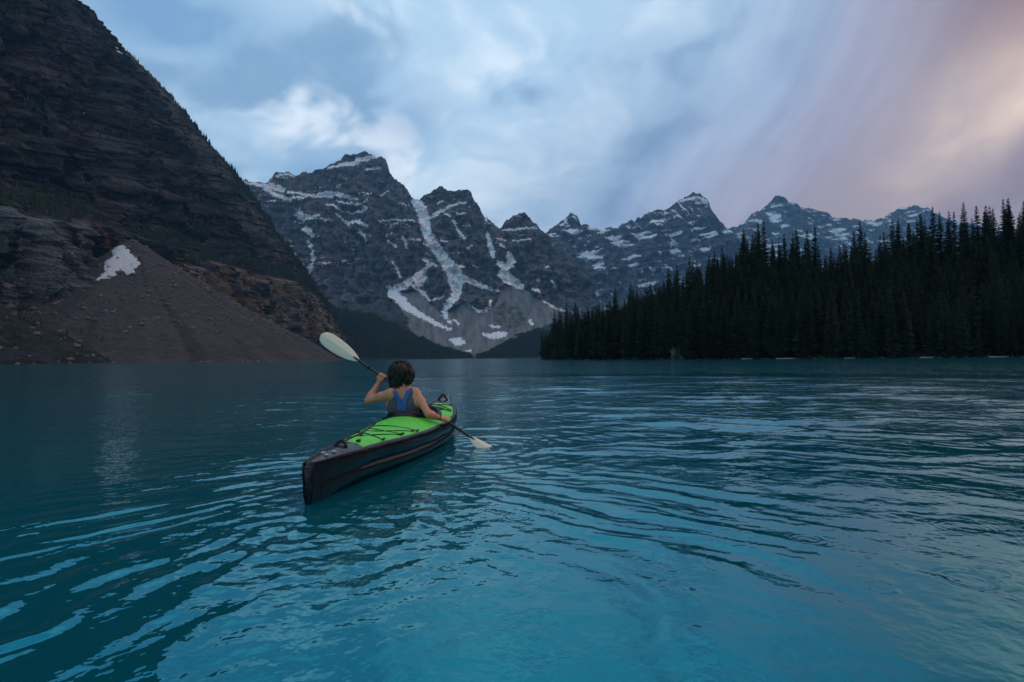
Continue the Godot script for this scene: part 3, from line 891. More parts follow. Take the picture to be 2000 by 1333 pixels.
# ------------------------------------------------------------------ the two ranges behind, farther and paler
func range_sheet(crest: Array, face: Callable, sd: int, x0: float, x1: float, step: float, nv: int, snowy: float) -> ArrayMesh:
	var ridge := noise(sd, 0.0032, 5, FastNoiseLite.TYPE_SIMPLEX_SMOOTH, FastNoiseLite.FRACTAL_RIDGED)
	var crag := noise(sd + 1, 0.013, 5)
	var layer := noise(sd + 2, 0.022, 3)
	var drift := noise(sd + 3, 0.006, 5)
	var n := int((x1 - x0) / step)
	var col := func(i: int) -> Array:
		var p := PackedVector3Array()
		var c := PackedColorArray()
		var gx := x0 + i * step
		var top := pairs_at(crest, gx) + crag.get_noise_2d(gx * 1.3, 7.0) * 24.0 + crag.get_noise_2d(gx * 5.0, 70.0) * 10.0
		for j in nv:
			var t := j / float(nv - 1)
			var h := top * t
			var lay := layer.get_noise_3d(gx * 0.1 - h * 0.06, h - gx * 0.16, 2.0)
			var b := ridge.get_noise_2d(gx, h * 0.5)
			var cr := crag.get_noise_2d(gx, h * 0.8)
			p.append(Vector3(gx, h, face.call(h) + ((b - 0.1) * 130.0 + cr * 70.0 + lay * 40.0) * (1.0 - 0.6 * t * t)))
			var rock := Color(0.105, 0.102, 0.101).lerp(Color(0.065, 0.063, 0.063), sstep(-0.1, 0.4, lay))
			rock = rock.lerp(Color(0.14, 0.12, 0.12), sstep(0.05, 0.5, cr) * 0.7)
			var dr := drift.get_noise_2d(gx * 0.7 + h * 0.5, h * 0.8)
			var chute := crag.get_noise_2d(gx * 1.1 + h * 0.55, h * 0.16 + 300.0)
			var s := lay * (0.35 + 0.9 * sstep(-0.2, 0.4, dr)) + dr * 0.8 + maxf(chute, 0.0) * 1.3 * sstep(0.1, -0.3, dr) + crag.get_noise_2d(gx * 3.0 - h, h * 3.0) * 0.32 - b * 0.3 + snowy * (0.2 + 0.8 * t)
			rock = rock.lerp(Color(0.9, 0.9, 0.9), sstep(0.42, 0.54, s))
			c.append(rock)
		for k in 5:
			p.append(Vector3(gx, top - 200.0 * k - 40.0, face.call(top) - 120.0 - 260.0 * k))
			c.append(Color(0.3, 0.3, 0.32))
		return [p, c]
	return sheet(n, nv + 5, col, false, true)

func build_far_range() -> void:
	var o := put("mountain", range_sheet(CREST_B, face_b, 81, -300.0, 2450.0, 5.0, 230, 0.3), M.far_rock)
	tag(o, "snow-streaked range behind with a broad summit and a small pointed peak on its left", "mountain", "", "structure")
	var q := put("mountain", range_sheet(CREST_C, face_c, 91, 1500.0, 7200.0, 9.0, 160, 0.26), M.far_rock)
	tag(q, "farthest hazy range at right, its peak like a blunt pyramid", "mountain", "", "structure")

# ------------------------------------------------------------------ wooded hills at the head of the lake
const HILL_LEFT := [-900, 160, -720, 150, -620, 168, -505, 150, -430, 126, -360, 100, -290, 62, -210, 28, -140, 9, -120, 0]
const HILL_RIGHT := [-112, 0, -80, 12, -20, 44, 30, 66, 90, 76, 200, 82, 400, 90, 700, 80, 1300, 70]

func hill(crest: Array, x0: float, x1: float, zb: float, deep: float, sd: int) -> Array:
	var nz := noise(sd, 0.02, 3)
	var place := func(gx: float, t: float) -> Vector3:   # t: 0 at the shore, 1 on the crest, 2 behind
		var top := pairs_at(crest, gx) * (1.0 + 0.12 * nz.get_noise_2d(gx, 0.0))
		var up := sin(minf(t, 2.0) * PI / 2.0)
		return Vector3(gx, top * up - 3.0 + 5.0 * minf(t * 8.0, 1.0) + nz.get_noise_2d(gx, t * 90.0) * 3.0 * up, zb - deep * t + nz.get_noise_2d(gx, 40.0) * 25.0)
	var n := int((x1 - x0) / 8.0)
	var col := func(i: int) -> Array:
		var p := PackedVector3Array()
		var c := PackedColorArray()
		for j in 30:
			p.append(place.call(x0 + i * 8.0, j / 14.5))
			c.append(Color(0.02, 0.03, 0.022) if j > 0 else Color(0.1, 0.095, 0.09))
		return [p, c]
	return [sheet(n, 30, col, true, true), place]

func build_foothills() -> void:
	var words := ["dark wooded slope at the head of the lake left of the scree", "dark wooded rise at the head of the lake right of the scree"]
	var tw := ["dense far forest covering the slope left of the lake head", "dense far forest covering the rise right of the lake head"]
	var k := 0
	for d in [[HILL_LEFT, -900.0, -118.0, -1480.0, 260.0, 101], [HILL_RIGHT, -114.0, 1300.0, -1620.0, 240.0, 103]]:
		var made := hill(d[0], d[1], d[2], d[3], d[4], d[5])
		tag(put("hill", made[0], M.scree), words[k], "hill", "", "structure")
		var places := []
		for i in 5200:
			var gx := rng.randf_range(d[1] + 8.0, minf(d[2], 520.0) - 8.0)
			var at: Vector3 = made[1].call(gx, rng.randf_range(0.03, 1.25))
			if at.y < 1.0: continue
			places.append(Transform3D(Basis.from_euler(Vector3(0, rng.randf() * TAU, 0)).scaled(Vector3(1.25, 1.0, 1.25) * rng.randf_range(7.0, 15.0)), at - Vector3(0, 0.8, 0)))
		tag(scatter("far_forest", small_conifer(), M.leaf, places), tw[k], "forest", "", "stuff")
		k += 1

# ------------------------------------------------------------------ the lake
const STERN := Vector2(-1.42, -3.98)
const AHEAD := Vector2(0.0909, -0.99586)
const ABEAM := Vector2(0.99586, 0.0909)
var waves := []
var drops := []
var w_patch: FastNoiseLite
var w_warp: FastNoiseLite

func wave_height(x: float, z: float, r: float, dr: float) -> float:
	var h := 0.0
	var p := Vector2(x, z)
	var patch := w_patch.get_noise_2d(x * 0.5, z)
	var wx := x + w_warp.get_noise_2d(x, z) * 0.5
	var wz := z + w_warp.get_noise_2d(x + 40.0, z) * 0.5
	# light wind chop, its crests mostly across the view
	var open := (0.12 + 0.88 * sstep(4.0, 11.0, r + x * 0.5)) * (0.7 + 0.45 * sstep(-0.3, 0.5, patch))
	open *= 0.55 + 0.45 * sstep(-8.0, 6.0, x)
	for w in waves:
		var lam: float = w[2]
		var keep := sstep(2.0 * dr, 4.5 * dr, lam)
		if keep <= 0.0: continue
		h += w[3] * open * keep * sin((wx * w[0] + wz * w[1]) * TAU / lam + w[4])
	if r > 26.0: return h
	# the wake: crests that spread from the hull to both sides and trail towards the camera
	var rel := p - STERN
	var s := rel.dot(AHEAD)
	var t := rel.dot(ABEAM)
	var near := 1.0 - sstep(9.0, 24.0, r)
	for side in [-1.0, 1.0]:
		var tt: float = t * side
		var turn := 0.62 if side < 0.0 else 0.74
		var from := 2.9
		var q: float = (from - s) * sin(turn) - (tt - 0.38) * cos(turn)      # distance inside the arm
		var along: float = (from - s) * cos(turn) + (tt - 0.38) * sin(turn)
		if along < 0.2 or q < -1.2: continue
		var bend := w_warp.get_noise_2d(along * 0.5 + side * 9.0, q * 1.6) * 0.16 + w_warp.get_noise_2d(x * 2.6, z * 2.6) * 0.05
		var lam := 0.30 + 0.05 * along
		var env := exp(-pow((q - 0.35 - 0.1 * along) / (0.55 + 0.13 * along), 2.0)) * sstep(0.2, 1.2, along) * exp(-along * 0.13)
		env *= 0.45 + 1.1 * sstep(-0.35, 0.45, w_patch.get_noise_2d(along * 1.3 + 70.0 * side, q * 2.2))
		h += (0.0050 if side < 0.0 else 0.0055) * near * env * sin(TAU * (q + bend) / lam)
		h += (0.0030 if side < 0.0 else 0.0016) * near * env * sin(TAU * (q * 0.94 + along * 0.3 + bend * 1.7) / (lam * 0.41))
	# crests that fan out behind the hull
	var fx := x + 1.27
	var fz := z + 5.3
	var phi := atan2(fx, fz)
	var rho := sqrt(fx * fx + fz * fz)
	if rho < 7.0:
		var lift := (sstep(-1.5, -0.7, phi) * sstep(0.14, -0.12, phi) * sstep(1.2, 2.2, rho) * sstep(7.0, 4.0, rho) * 1.25 + sstep(0.3, 0.6, phi) * sstep(1.55, 1.1, phi) * sstep(0.9, 1.8, rho) * sstep(4.8, 2.6, rho))
		if lift > 0.0:
			var w1 := w_warp.get_noise_2d(x * 0.8, z * 0.8) * 0.12 + w_warp.get_noise_2d(x * 2.4 + 7.0, z * 2.4) * 0.035
			var some := 0.25 + 1.2 * sstep(-0.3, 0.4, w_patch.get_noise_2d(phi * 14.0 + 3.0, rho * 1.5))
			h += lift * some * rho * (0.00125 * sin(58.0 * (phi + w1 * 0.8 + 0.03 * rho)) + 0.0004 * sin(141.0 * (phi + w1 * 1.3 - 0.02 * rho)))
	# swirl left behind the stern
	var ds := p.distance_to(STERN + Vector2(0.25, 0.75))
	h += 0.0045 * exp(-ds * ds * 0.9) * (w_warp.get_noise_2d(x * 7.0, z * 7.0) * 1.4 + sin(ds * 26.0 + w_warp.get_noise_2d(x * 3.0, z * 3.0) * 5.0) * 0.5)
	# rings from the paddle
	var db := p.distance_to(Vector2(-0.33, -6.42))
	h += 0.0055 * exp(-db * 1.1) * sin(db * 30.0 + w_warp.get_noise_2d(x * 3.0, z * 3.0) * 2.5) * sstep(0.02, 0.2, db)
	# rain rings
	for d in drops:
		var dx: float = x - d[0]
		if absf(dx) > d[2] + 0.12: continue
		var dz: float = z - d[1]
		if absf(dz) > d[2] + 0.12: continue
		var k: float = sqrt(dx * dx + dz * dz) - d[2]
		if absf(k) < 0.09: h += d[3] * exp(-k * k * 900.0) * cos(k * d[4])
	return h

func build_lake() -> void:
	w_patch = noise(111, 0.22, 3)
	w_warp = noise(112, 0.45, 3)
	var r := RandomNumberGenerator.new()
	r.seed = 12
	for i in 20:
		var a := PI * 0.5 + r.randf_range(-0.7, 0.7)
		var lam := 0.16 * pow(9.0, i / 19.0) * r.randf_range(0.85, 1.15)
		waves.append([cos(a), sin(a), lam, 0.024 * lam / TAU * (1.0 + 0.5 * r.randf()), r.randf() * TAU])
	for i in 130:
		var rr := 2.1 * pow(6.0, sqrt(r.randf()))
		var a := r.randf_range(-0.75, 0.75)
		var rad := r.randf_range(0.02, 0.13)
		drops.append([sin(a) * rr, -cos(a) * rr, rad, r.randf_range(0.0008, 0.0022) * (1.3 - rad * 5.0), r.randf_range(120.0, 200.0)])
	var angles := []
	var a := -PI
	while a < PI:
		angles.append(a)
		a += 0.003 if absf(a + 0.0014) < 0.81 else 0.05
	angles.append(PI)
	var radii := [0.02, 0.5, 0.9, 1.2, 1.45]
	var q := 1.6
	while q < 3400.0:
		radii.append(q)
		q *= 1.0042 if q < 9.0 else (1.008 if q < 30.0 else (1.02 if q < 150.0 else 1.07))
	var nr := radii.size()
	var col := func(i: int) -> Array:
		var p := PackedVector3Array()
		p.resize(nr)
		var sx := sin(angles[i])
		var sz := -cos(angles[i])
		for j in nr:
			var rr: float = radii[j]
			var dr: float = (radii[j + 1] if j + 1 < nr else rr * 1.07) - rr
			p[j] = Vector3(sx * rr, wave_height(sx * rr, sz * rr, rr, maxf(dr, rr * 0.003)), sz * rr)
		return [p, PackedColorArray()]
	var whole := sheet(angles.size(), nr, col, true).surface_get_arrays(0)
	var pos: PackedVector3Array = whole[Mesh.ARRAY_VERTEX]
	var nor: PackedVector3Array = whole[Mesh.ARRAY_NORMAL]
	var o := thing("lake", Vector3.ZERO)
	tag(o, "turquoise glacial lake with ripples, a kayak wake and rain rings", "lake", "", "structure")
	var cut := [0, radii.bsearch(9.0), radii.bsearch(34.0), nr - 1]
	for part in 3:
		var j0: int = cut[part]
		var n: int = cut[part + 1] - j0 + 1
		var p := PackedVector3Array()
		var q2 := PackedVector3Array()
		var idx := PackedInt32Array()
		for i in angles.size():
			p.append_array(pos.slice(i * nr + j0, i * nr + j0 + n))
			q2.append_array(nor.slice(i * nr + j0, i * nr + j0 + n))
		idx.resize((angles.size() - 1) * (n - 1) * 6)
		var k := 0
		for i in angles.size() - 1:
			for j in n - 1:
				var c := i * n + j
				idx[k] = c; idx[k + 1] = c + n; idx[k + 2] = c + 1; idx[k + 3] = c + n; idx[k + 4] = c + n + 1; idx[k + 5] = c + 1
				k += 6
		var arr := []
		arr.resize(Mesh.ARRAY_MAX)
		arr[Mesh.ARRAY_VERTEX] = p
		arr[Mesh.ARRAY_NORMAL] = q2
		arr[Mesh.ARRAY_INDEX] = idx
		var me := ArrayMesh.new()
		me.add_surface_from_arrays(Mesh.PRIMITIVE_TRIANGLES, arr)
		put(["calm_water", "rippled_water", "open_water"][part], me, M.water[part], o)

# ------------------------------------------------------------------ the wooded shore on the right
const SHORE := [13, -322, 18, -270, 25, -230, 38, -190, 55, -165, 82, -150, 115, -140, 150, -136, 210, -136, 300, -150, 420, -170]
var shore_len := PackedFloat32Array()
var n_shore: FastNoiseLite

func shore_at(s: float) -> Vector2:
	var n := SHORE.size() / 2
	for i in n - 1:
		if s <= shore_len[i + 1] or i == n - 2:
			var t := (s - shore_len[i]) / (shore_len[i + 1] - shore_len[i])
			return Vector2(SHORE[i * 2], SHORE[i * 2 + 1]).lerp(Vector2(SHORE[i * 2 + 2], SHORE[i * 2 + 3]), t)
	return Vector2.ZERO

func shore_point(s: float, q: float) -> Vector3:   # s metres along the shore from its tip, q metres inland
	var p := shore_at(s)
	var d := (shore_at(s + 12.0) - shore_at(s - 12.0)).normalized()
	var inland := Vector2(d.y, -d.x)
	p += inland * (q + n_shore.get_noise_2d(s * 1.2, 3.0) * 3.0)
	var steep := table([0, 50, 91, 142, 172, 203, 238, 270, 300, 420], [0.2, 0.36, 0.5, 0.52, 0.46, 0.42, 0.44, 0.55, 0.62, 0.62], s)
	var k := maxf(q - 4.0, 0.0)
	var y := -0.6 + 0.17 * minf(q, 6.0) + 0.2 * sstep(0.0, 3.0, q) + steep * (k - 10.0 * (1.0 - exp(-k / 10.0))) * (1.0 - 0.35 * sstep(50.0, 130.0, k))
	y += n_shore.get_noise_2d(p.x * 5.0, p.y * 5.0) * 0.35 * sstep(1.0, 5.0, q) + n_shore.get_noise_2d(p.x, p.y) * 0.05 * q * steep
	return Vector3(p.x, minf(y, 90.0), p.y)

func build_right_shore() -> void:
	n_shore = noise(121, 0.03, 3)
	shore_len.append(0.0)
	for i in SHORE.size() / 2 - 1:
		shore_len.append(shore_len[i] + Vector2(SHORE[i * 2], SHORE[i * 2 + 1]).distance_to(Vector2(SHORE[i * 2 + 2], SHORE[i * 2 + 3])))
	var total := shore_len[shore_len.size() - 1]
	var qs := [-6.0, -2.0, 0.0, 0.8, 1.6, 2.4, 3.2, 4.5, 6.0, 8.0, 11.0, 15.0, 20.0, 27.0, 36.0, 48.0, 65.0, 90.0, 130.0]
	var n := int(total / 1.5)
	var ground := func(i: int) -> Array:
		var p := PackedVector3Array()
		var c := PackedColorArray()
		for q in qs:
			var w := shore_point(total * i / (n - 1.0), q)
			p.append(w)
			var f := n_shore.get_noise_2d(w.x * 6.0, w.z * 6.0)
			c.append(Color(0.09, 0.075, 0.062).lerp(Color(0.026, 0.028, 0.017), sstep(1.8, 4.5, q + f * 2.0)) * (1.0 + 0.5 * f))
		return [p, c]
	var o := put("shore_slope", sheet(n, qs.size(), ground, true), M.scree)
	tag(o, "dark slope under the conifers of the right shore", "shore", "", "structure")

	# ---- the conifers
	var kinds := []
	for k in 9: kinds.append(make_conifer(300 + k))
	var spots := []
	var tries := 0
	var grid := {}
	while spots.size() < 2200 and tries < 50000:
		tries += 1
		var s := rng.randf() * (total - 4.0) + 2.0
		var q := 2.2 + pow(rng.randf(), 1.35) * 84.0
		if s < 60.0 and q > 20.0 + s * 0.6: continue
		var p := shore_point(s, q)
		var gap := 1.6 + 0.01 * q
		var cell := Vector2i(int(p.x / 3.0), int(p.z / 3.0))
		var free := true
		for dx in range(-1, 2):
			for dz in range(-1, 2):
				for other in grid.get(cell + Vector2i(dx, dz), []):
					if Vector2(other.x - p.x, other.z - p.z).length() < gap: free = false
		if not free: continue
		if not grid.has(cell): grid[cell] = []
		grid[cell].append(p)
		var tall := rng.randf_range(13.5, 21.0) * (1.0 if rng.randf() > 0.25 else rng.randf_range(0.45, 0.8))
		tall *= table([0, 40, 91, 170, 230, 290, 420], [0.8, 0.98, 1.05, 1.0, 1.0, 1.15, 1.2], s)
		if rng.randf() < 0.1: tall *= 1.25
		spots.append({"p": p, "q": q, "h": tall, "k": rng.randi() % 9, "a": rng.randf() * TAU, "az": atan2(p.x, -p.z), "top": (p.y + tall - 1.0) / Vector2(p.x, p.z).length(), "d": Vector2(p.x, p.z).length()})
	# how much of each tree can be seen: nothing nearer stands as tall at its bearing
	spots.sort_custom(func(x, y): return x.d < y.d)
	var sky := {}
	for t in spots:
		var bin := int(t.az / 0.006)
		var base: float = 0.0
		for b in [bin - 1, bin, bin + 1]: base = maxf(base, minf(sky.get(b, 0.0), 1.0) if b == bin else sky.get(b, 0.0) * 0.92)
		t.seen = maxf(t.top - base, 0.0) + (0.05 if t.q < 9.0 else 0.0)
		if t.az > 0.76 : t.seen *= 0.0
		sky[bin] = maxf(sky.get(bin, 0.0), t.top)
	for t in spots:
		var bin := int(t.az / 0.006)
		t.crown = t.top >= sky[bin] - 0.0001
	spots.sort_custom(func(x, y): return x.seen > y.seen)
	var shown := spots.slice(0, 296)
	shown.sort_custom(func(x, y): return x.az < y.az)
	var counts := {}
	var front := []   # the waterline row, by bearing
	for t in shown:
		var px: float = tan(t.az)
		t.part = "far tip" if px < 0.075 else ("left end" if px < 0.17 else ("left half" if px < 0.35 else ("middle" if px < 0.55 else ("right half" if px < 0.75 else "right edge"))))
		t.row = "waterline" if t.q < 9.0 else ("skyline" if t.crown else "inner")
		if t.row != "inner":
			counts[t.part + t.row] = counts.get(t.part + t.row, 0) + 1
			t.nth = counts[t.part + t.row]
		if t.row == "waterline": front.append(t)
	var behind := {}
	for t in shown:
		var root: Node3D = kinds[t.k].duplicate()
		root.name = numbered("conifer")
		add_child(root)
		root.position = t.p - Vector3(0, 0.25, 0)
		root.rotation.y = t.a
		root.scale = Vector3(1, 1, 1) * t.h / 20.0
		var text := ""
		if t.row == "waterline": text = "%s waterline spruce, %s from the left at the right forest's %s" % ["tall" if t.h > 20.0 else ("short" if t.h < 13.0 else "dark"), ordinal(t.nth), t.part]
		elif t.row == "skyline": text = "%s spruce on the skyline, %s from the left at the right forest's %s" % ["tall" if t.h > 21.0 else "slender", ordinal(t.nth), t.part]
		else:
			var near = front[0]
			for f in front:
				if absf(f.az - t.az) < absf(near.az - t.az): near = f
			var key: String = near.part + str(near.nth)
			behind[key] = behind.get(key, 0) + 1
			text = "%sspruce behind the %s waterline spruce from the left, right forest's %s" % ["" if behind[key] == 1 else ordinal(behind[key]) + " ", ordinal(near.nth), near.part]
		tag(root, text, "conifer", "conifers of the right shore")
	var rest := {}
	for t in spots.slice(296):
		if not rest.has(t.k): rest[t.k] = []
		rest[t.k].append(Transform3D(Basis.from_euler(Vector3(0, t.a, 0)).scaled(Vector3.ONE * t.h / 20.0), t.p - Vector3(0, 0.25, 0)))
	var wood := thing("forest", Vector3.ZERO)
	for k in rest:
		scatter("crown" if k == rest.keys()[0] else "crown_%03d" % k, kinds[k].get_node("crown").mesh, M.leaf, rest[k], wood)
	tag(wood, "the rest of the dense dark forest behind the right shore", "forest", "", "stuff")
	for k in kinds: k.free()

	# ---- shrubs, a bare tree, driftwood and stones along the water
	var bush := bush_mesh(401, false)
	var grey := bush_mesh(402, true)
	var words := ["rounded green shrub at the waterline, left of the bare grey tree", "brightest green shrub at the waterline, in the middle of the right shore", "low dark shrub at the waterline near the forest's far tip", "dark shrub at the waterline near the right edge"]
	var i := 0
	for b in [[137.0, 1.9, 2.8], [196.0, 2.0, 2.7], [86.0, 1.8, 2.6], [226.0, 2.0, 1.8]]:
		var o2 := put("shrub", bush, M.leaf)
		o2.position = shore_point(b[0], b[1])
		o2.scale = Vector3(1.25, 0.85, 1.0) * b[2] * 0.5
		o2.rotation.y = i * 1.3
		tag(o2, words[i], "shrub", "shrubs along the right shore")
		i += 1
	var o3 := put("bare_tree", grey, M.dead)
	o3.position = shore_point(155.0, 2.0)
	o3.scale = Vector3.ONE * 3.6
	tag(o3, "bare grey leafless tree by the water in front of the dark conifers", "bare tree")
	var lw := ["pale driftwood log by the water below the tall spruces, farther left of two", "long pale driftwood log by the water left of the bright green shrub", "short driftwood log by the water right of the bright green shrub", "thin driftwood log at the waterline well right of the shrub", "pale driftwood pole at the waterline left of the pair at the right edge", "long pale driftwood pole at the waterline at the right edge", "upper driftwood pole lying behind another at the right edge", "short pale driftwood stub at the far right of the waterline"]
	i = 0
	for b in [[177.0, 3.0, 0.3], [187.0, 4.8, 0.12], [203.0, 2.6, -0.2], [220.0, 3.0, 0.02], [236.0, 4.0, 0.06], [248.0, 5.5, -0.03], [250.0, 6.0, 0.05], [258.0, 3.0, 0.1]]:
		var a := shore_point(b[0], 1.7 + 0.5 * (i % 3))
		var dir := shore_point(b[0] + 2.0, 1.7) - shore_point(b[0] - 2.0, 1.7)
		dir = Vector3(dir.x, 0, dir.z).normalized().rotated(Vector3.UP, b[2])
		var path := []
		for k in 7:
			var u := k / 6.0 - 0.5
			path.append(dir * b[1] * u + Vector3(0, 0.1 + 0.05 * sin(k * 2.1 + i) + 0.1 * u, 0.06 * sin(k * 1.7)))
		var lg := put("driftwood_log", tube(path, [0.2, 0.19, 0.18, 0.165, 0.15, 0.125, 0.08], 7), M.drift)
		lg.position = Vector3(a.x, maxf(a.y, 0.02), a.z)
		tag(lg, lw[i], "driftwood log", "driftwood logs along the right shore")
		i += 1
	var rocks := [rock_mesh(211), rock_mesh(212)]
	var st := []
	for k in 420:
		var sp := rng.randf() * total
		var p := shore_point(sp, rng.randf_range(1.2, 3.6))
		st.append(Transform3D(Basis.from_euler(Vector3(0, rng.randf() * TAU, 0)).scaled(Vector3.ONE * rng.randf_range(0.1, 0.42)), p))
	tag(scatter("shore_stones", rocks[0], M.stone, st), "dark stones along the waterline of the right shore", "stones", "", "stuff")

static func ordinal(n: int) -> String:
	var words := ["", "first", "second", "third", "fourth", "fifth", "sixth", "seventh", "eighth", "ninth", "tenth"]
	if n < words.size(): return words[n]
	if n % 100 in [11, 12, 13]: return "%dth" % n
	return "%d%s" % [n, ["th", "st", "nd", "rd", "th", "th", "th", "th", "th", "th"][n % 10]]

func make_conifer(sd: int) -> Node3D:   # twenty metres high
	var r := RandomNumberGenerator.new()
	r.seed = sd
	var pos := PackedVector3Array()
	var idx := PackedInt32Array()
	var col := PackedColorArray()
	var tall := 20.0
	var wide := r.randf_range(1.8, 2.9)
	var bare := r.randf_range(0.03, 0.1)
	var bend := r.randf_range(-0.25, 0.25)
	var tone := r.randf_range(0.7, 1.7)
	var y := tall * bare
	while y < tall * 0.985:
		var t := (y / tall - bare) / (1.0 - bare)
		var reach := wide * pow(1.0 - t, 0.85) * (0.35 + 0.65 * sstep(0.0, 0.14, t)) + 0.16
		var n := int(lerpf(9.0, 4.0, t))
		var a0 := r.randf() * TAU
		for i in n:
			if r.randf() < 0.1: continue
			var a := a0 + TAU * i / n + r.randf_range(-0.35, 0.35)
			var l := reach * r.randf_range(0.6, 1.22)
			var out := Vector3(cos(a), 0, sin(a))
			var side := Vector3(-out.z, 0, out.x)
			var lift := lerpf(-0.5, 0.6, pow(t, 1.5)) + r.randf_range(-0.15, 0.15)
			var yy := y + r.randf_range(-0.25, 0.25)
			var root := Vector3(bend * t * t, yy, 0)
			var mid := root + out * l * 0.55 + Vector3(0, l * lift * 0.5, 0)
			var tip := root + out * l + Vector3(0, l * lift * 0.7 + 0.06 * l, 0)
			var s := tone * r.randf_range(0.6, 1.3)
			var tint := Color(0.033 * s, 0.052 * s, 0.021 * s)   # one colour for the whole bough
			# a flat bough of overlapping sprays, tattered at its edge
			var sprays := 5
			for k in sprays:
				var u := (k + 0.5) / sprays
				var c := root.lerp(mid, u * 2.0) if u < 0.5 else mid.lerp(tip, u * 2.0 - 1.0)
				var w := (0.2 + 0.34 * l * (1.0 - 0.6 * u)) * r.randf_range(0.7, 1.25)
				for e in [-1.0, 1.0]:
					var b := pos.size()
					pos.append(c - out * 0.16 * l)
					pos.append(c + out * (0.22 * l) + Vector3(0, -0.02, 0))
					pos.append(c + side * w * e + out * 0.14 * l * r.randf_range(0.4, 1.4) + Vector3(0, -0.16 * w - r.randf() * 0.3 * w, 0))
					col.append_array([tint, tint, tint])
					idx.append_array([b, b + 1, b + 2] if e > 0.0 else [b, b + 2, b + 1])
				# hanging twigs
				var b2 := pos.size()
				var hang := 0.22 + 0.16 * l * r.randf_range(0.4, 1.2)
				pos.append(c - out * 0.14 * l)
				pos.append(c + out * 0.16 * l)
				pos.append(c + Vector3(0, -hang, 0) + out * r.randf_range(-0.1, 0.1) + side * r.randf_range(-0.15, 0.15))
				col.append_array([tint, tint, tint])
				idx.append_array([b2, b2 + 1, b2 + 2])
			var b3 := pos.size()
			pos.append_array([mid + side * 0.1 * l, mid - side * 0.1 * l, tip])
			col.append_array([tint, tint, tint])
			idx.append_array([b3, b3 + 1, b3 + 2])
		y += lerpf(0.62, 0.3, t) * r.randf_range(0.8, 1.2)
	var top := pos.size()
	for k in 3:
		var a := TAU * k / 3.0
		pos.append(Vector3(cos(a) * 0.12 + bend, tall * 0.955, sin(a) * 0.12))
		col.append(Color(0.03, 0.045, 0.024))
	pos.append(Vector3(bend, tall + 0.5, 0))
	col.append(Color(0.03, 0.045, 0.024))
	idx.append_array([top, top + 3, top + 1, top + 1, top + 3, top + 2, top + 2, top + 3, top])
	var root := Node3D.new()
	root.name = "conifer"
	put("crown", solid(pos, idx, col, false), M.leaf, root)
	var path := []
	var rad := []
	for k in 7:
		var t := k / 6.0
		path.append(Vector3(bend * t * t, tall * 0.97 * t - 0.3 * (1.0 - t), 0))
		rad.append(lerpf(0.27, 0.03, t) + (0.1 if k == 0 else 0.0))
	put("trunk", tube(path, rad, 6), M.bark, root)
	return root

func bush_mesh(sd: int, bare: bool) -> ArrayMesh:   # about one metre across
	var r := RandomNumberGenerator.new()
	r.seed = sd
	var pos := PackedVector3Array()
	var idx := PackedInt32Array()
	var col := PackedColorArray()
	for i in (150 if bare else 900):
		var a := r.randf() * TAU
		var v := r.randf()
		var d := Vector3(cos(a) * sqrt(1.0 - v * v), v * 1.15, sin(a) * sqrt(1.0 - v * v)) * pow(r.randf(), 0.4)
		d *= 0.75 + 0.35 * sin(a * 3.0 + sd) * cos(v * 5.0)
		var b := pos.size()
		if bare:
			var foot := Vector3(d.x * 0.12, 0, d.z * 0.12)
			var side := d.cross(Vector3.UP).normalized() * 0.012
			var mid := foot.lerp(d * Vector3(0.8, 1.5, 0.8), 0.5) + Vector3(0, 0.25, 0)
			pos.append_array([foot - side, foot + side, mid + side * 0.7, d * Vector3(0.8, 1.5, 0.8)])
			idx.append_array([b, b + 1, b + 2, b, b + 2, b + 3])
			for k in 4: col.append(Color(0.12, 0.11, 0.11))
		else:
			var e := Vector3(r.randf_range(-1, 1), r.randf_range(-1, 1), r.randf_range(-1, 1)).normalized() * 0.07
			var f := e.cross(d).normalized() * 0.05
			pos.append_array([d - e, d + f, d + e, d - f])
			idx.append_array([b, b + 1, b + 2, b, b + 2, b + 3])
			var s := r.randf_range(0.6, 1.3)
			for k in 4: col.append(Color(0.045 * s, 0.1 * s, 0.022 * s))
	return solid(pos, idx, col, false)

# ------------------------------------------------------------------ the kayak: s metres from the stern, w across
const KLEN := 4.84
const HALF := [0, 0.045, 0.1, 0.07, 0.3, 0.11, 0.6, 0.17, 0.95, 0.22, 1.5, 0.33, 2.2, 0.41, 2.9, 0.43, 3.5, 0.38, 4.0, 0.28, 4.4, 0.16, 4.65, 0.07, 4.8, 0.022, 4.84, 0.008]
const EDGE := [0, 0.275, 0.5, 0.28, 1, 0.27, 2, 0.25, 3, 0.25, 3.6, 0.27, 4.2, 0.33, 4.6, 0.40, 4.84, 0.46]
const CROWN := [0, 0.01, 0.5, 0.04, 1.2, 0.07, 2.2, 0.115, 2.9, 0.12, 3.3, 0.12, 3.9, 0.06, 4.5, 0.02, 4.84, 0.0]
var n_cloth: FastNoiseLite

func smooth_pairs(list: Array, x: float) -> float:
	return (pairs_at(list, x - 0.12) + 2.0 * pairs_at(list, x) + pairs_at(list, x + 0.12)) * 0.25

func hull_half(s: float) -> float:
	return smooth_pairs(HALF, s) if s > 0.3 and s < 4.6 else pairs_at(HALF, s)

func kayak_at(s: float, across: float, y: float) -> Vector3:
	var p := STERN + AHEAD * s + ABEAM * across
	return Vector3(p.x, y, p.y)

func deck_half(s: float) -> float:
	var h := hull_half(s)
	return maxf(h - 0.05 * minf(1.0, h / 0.2), 0.003)

func deck_at(s: float, w: float, lift := 0.0) -> Vector3:
	var y := smooth_pairs(EDGE, s) + smooth_pairs(CROWN, s) * (1.0 - w * w)
	return kayak_at(s, w * deck_half(s), y + lift)

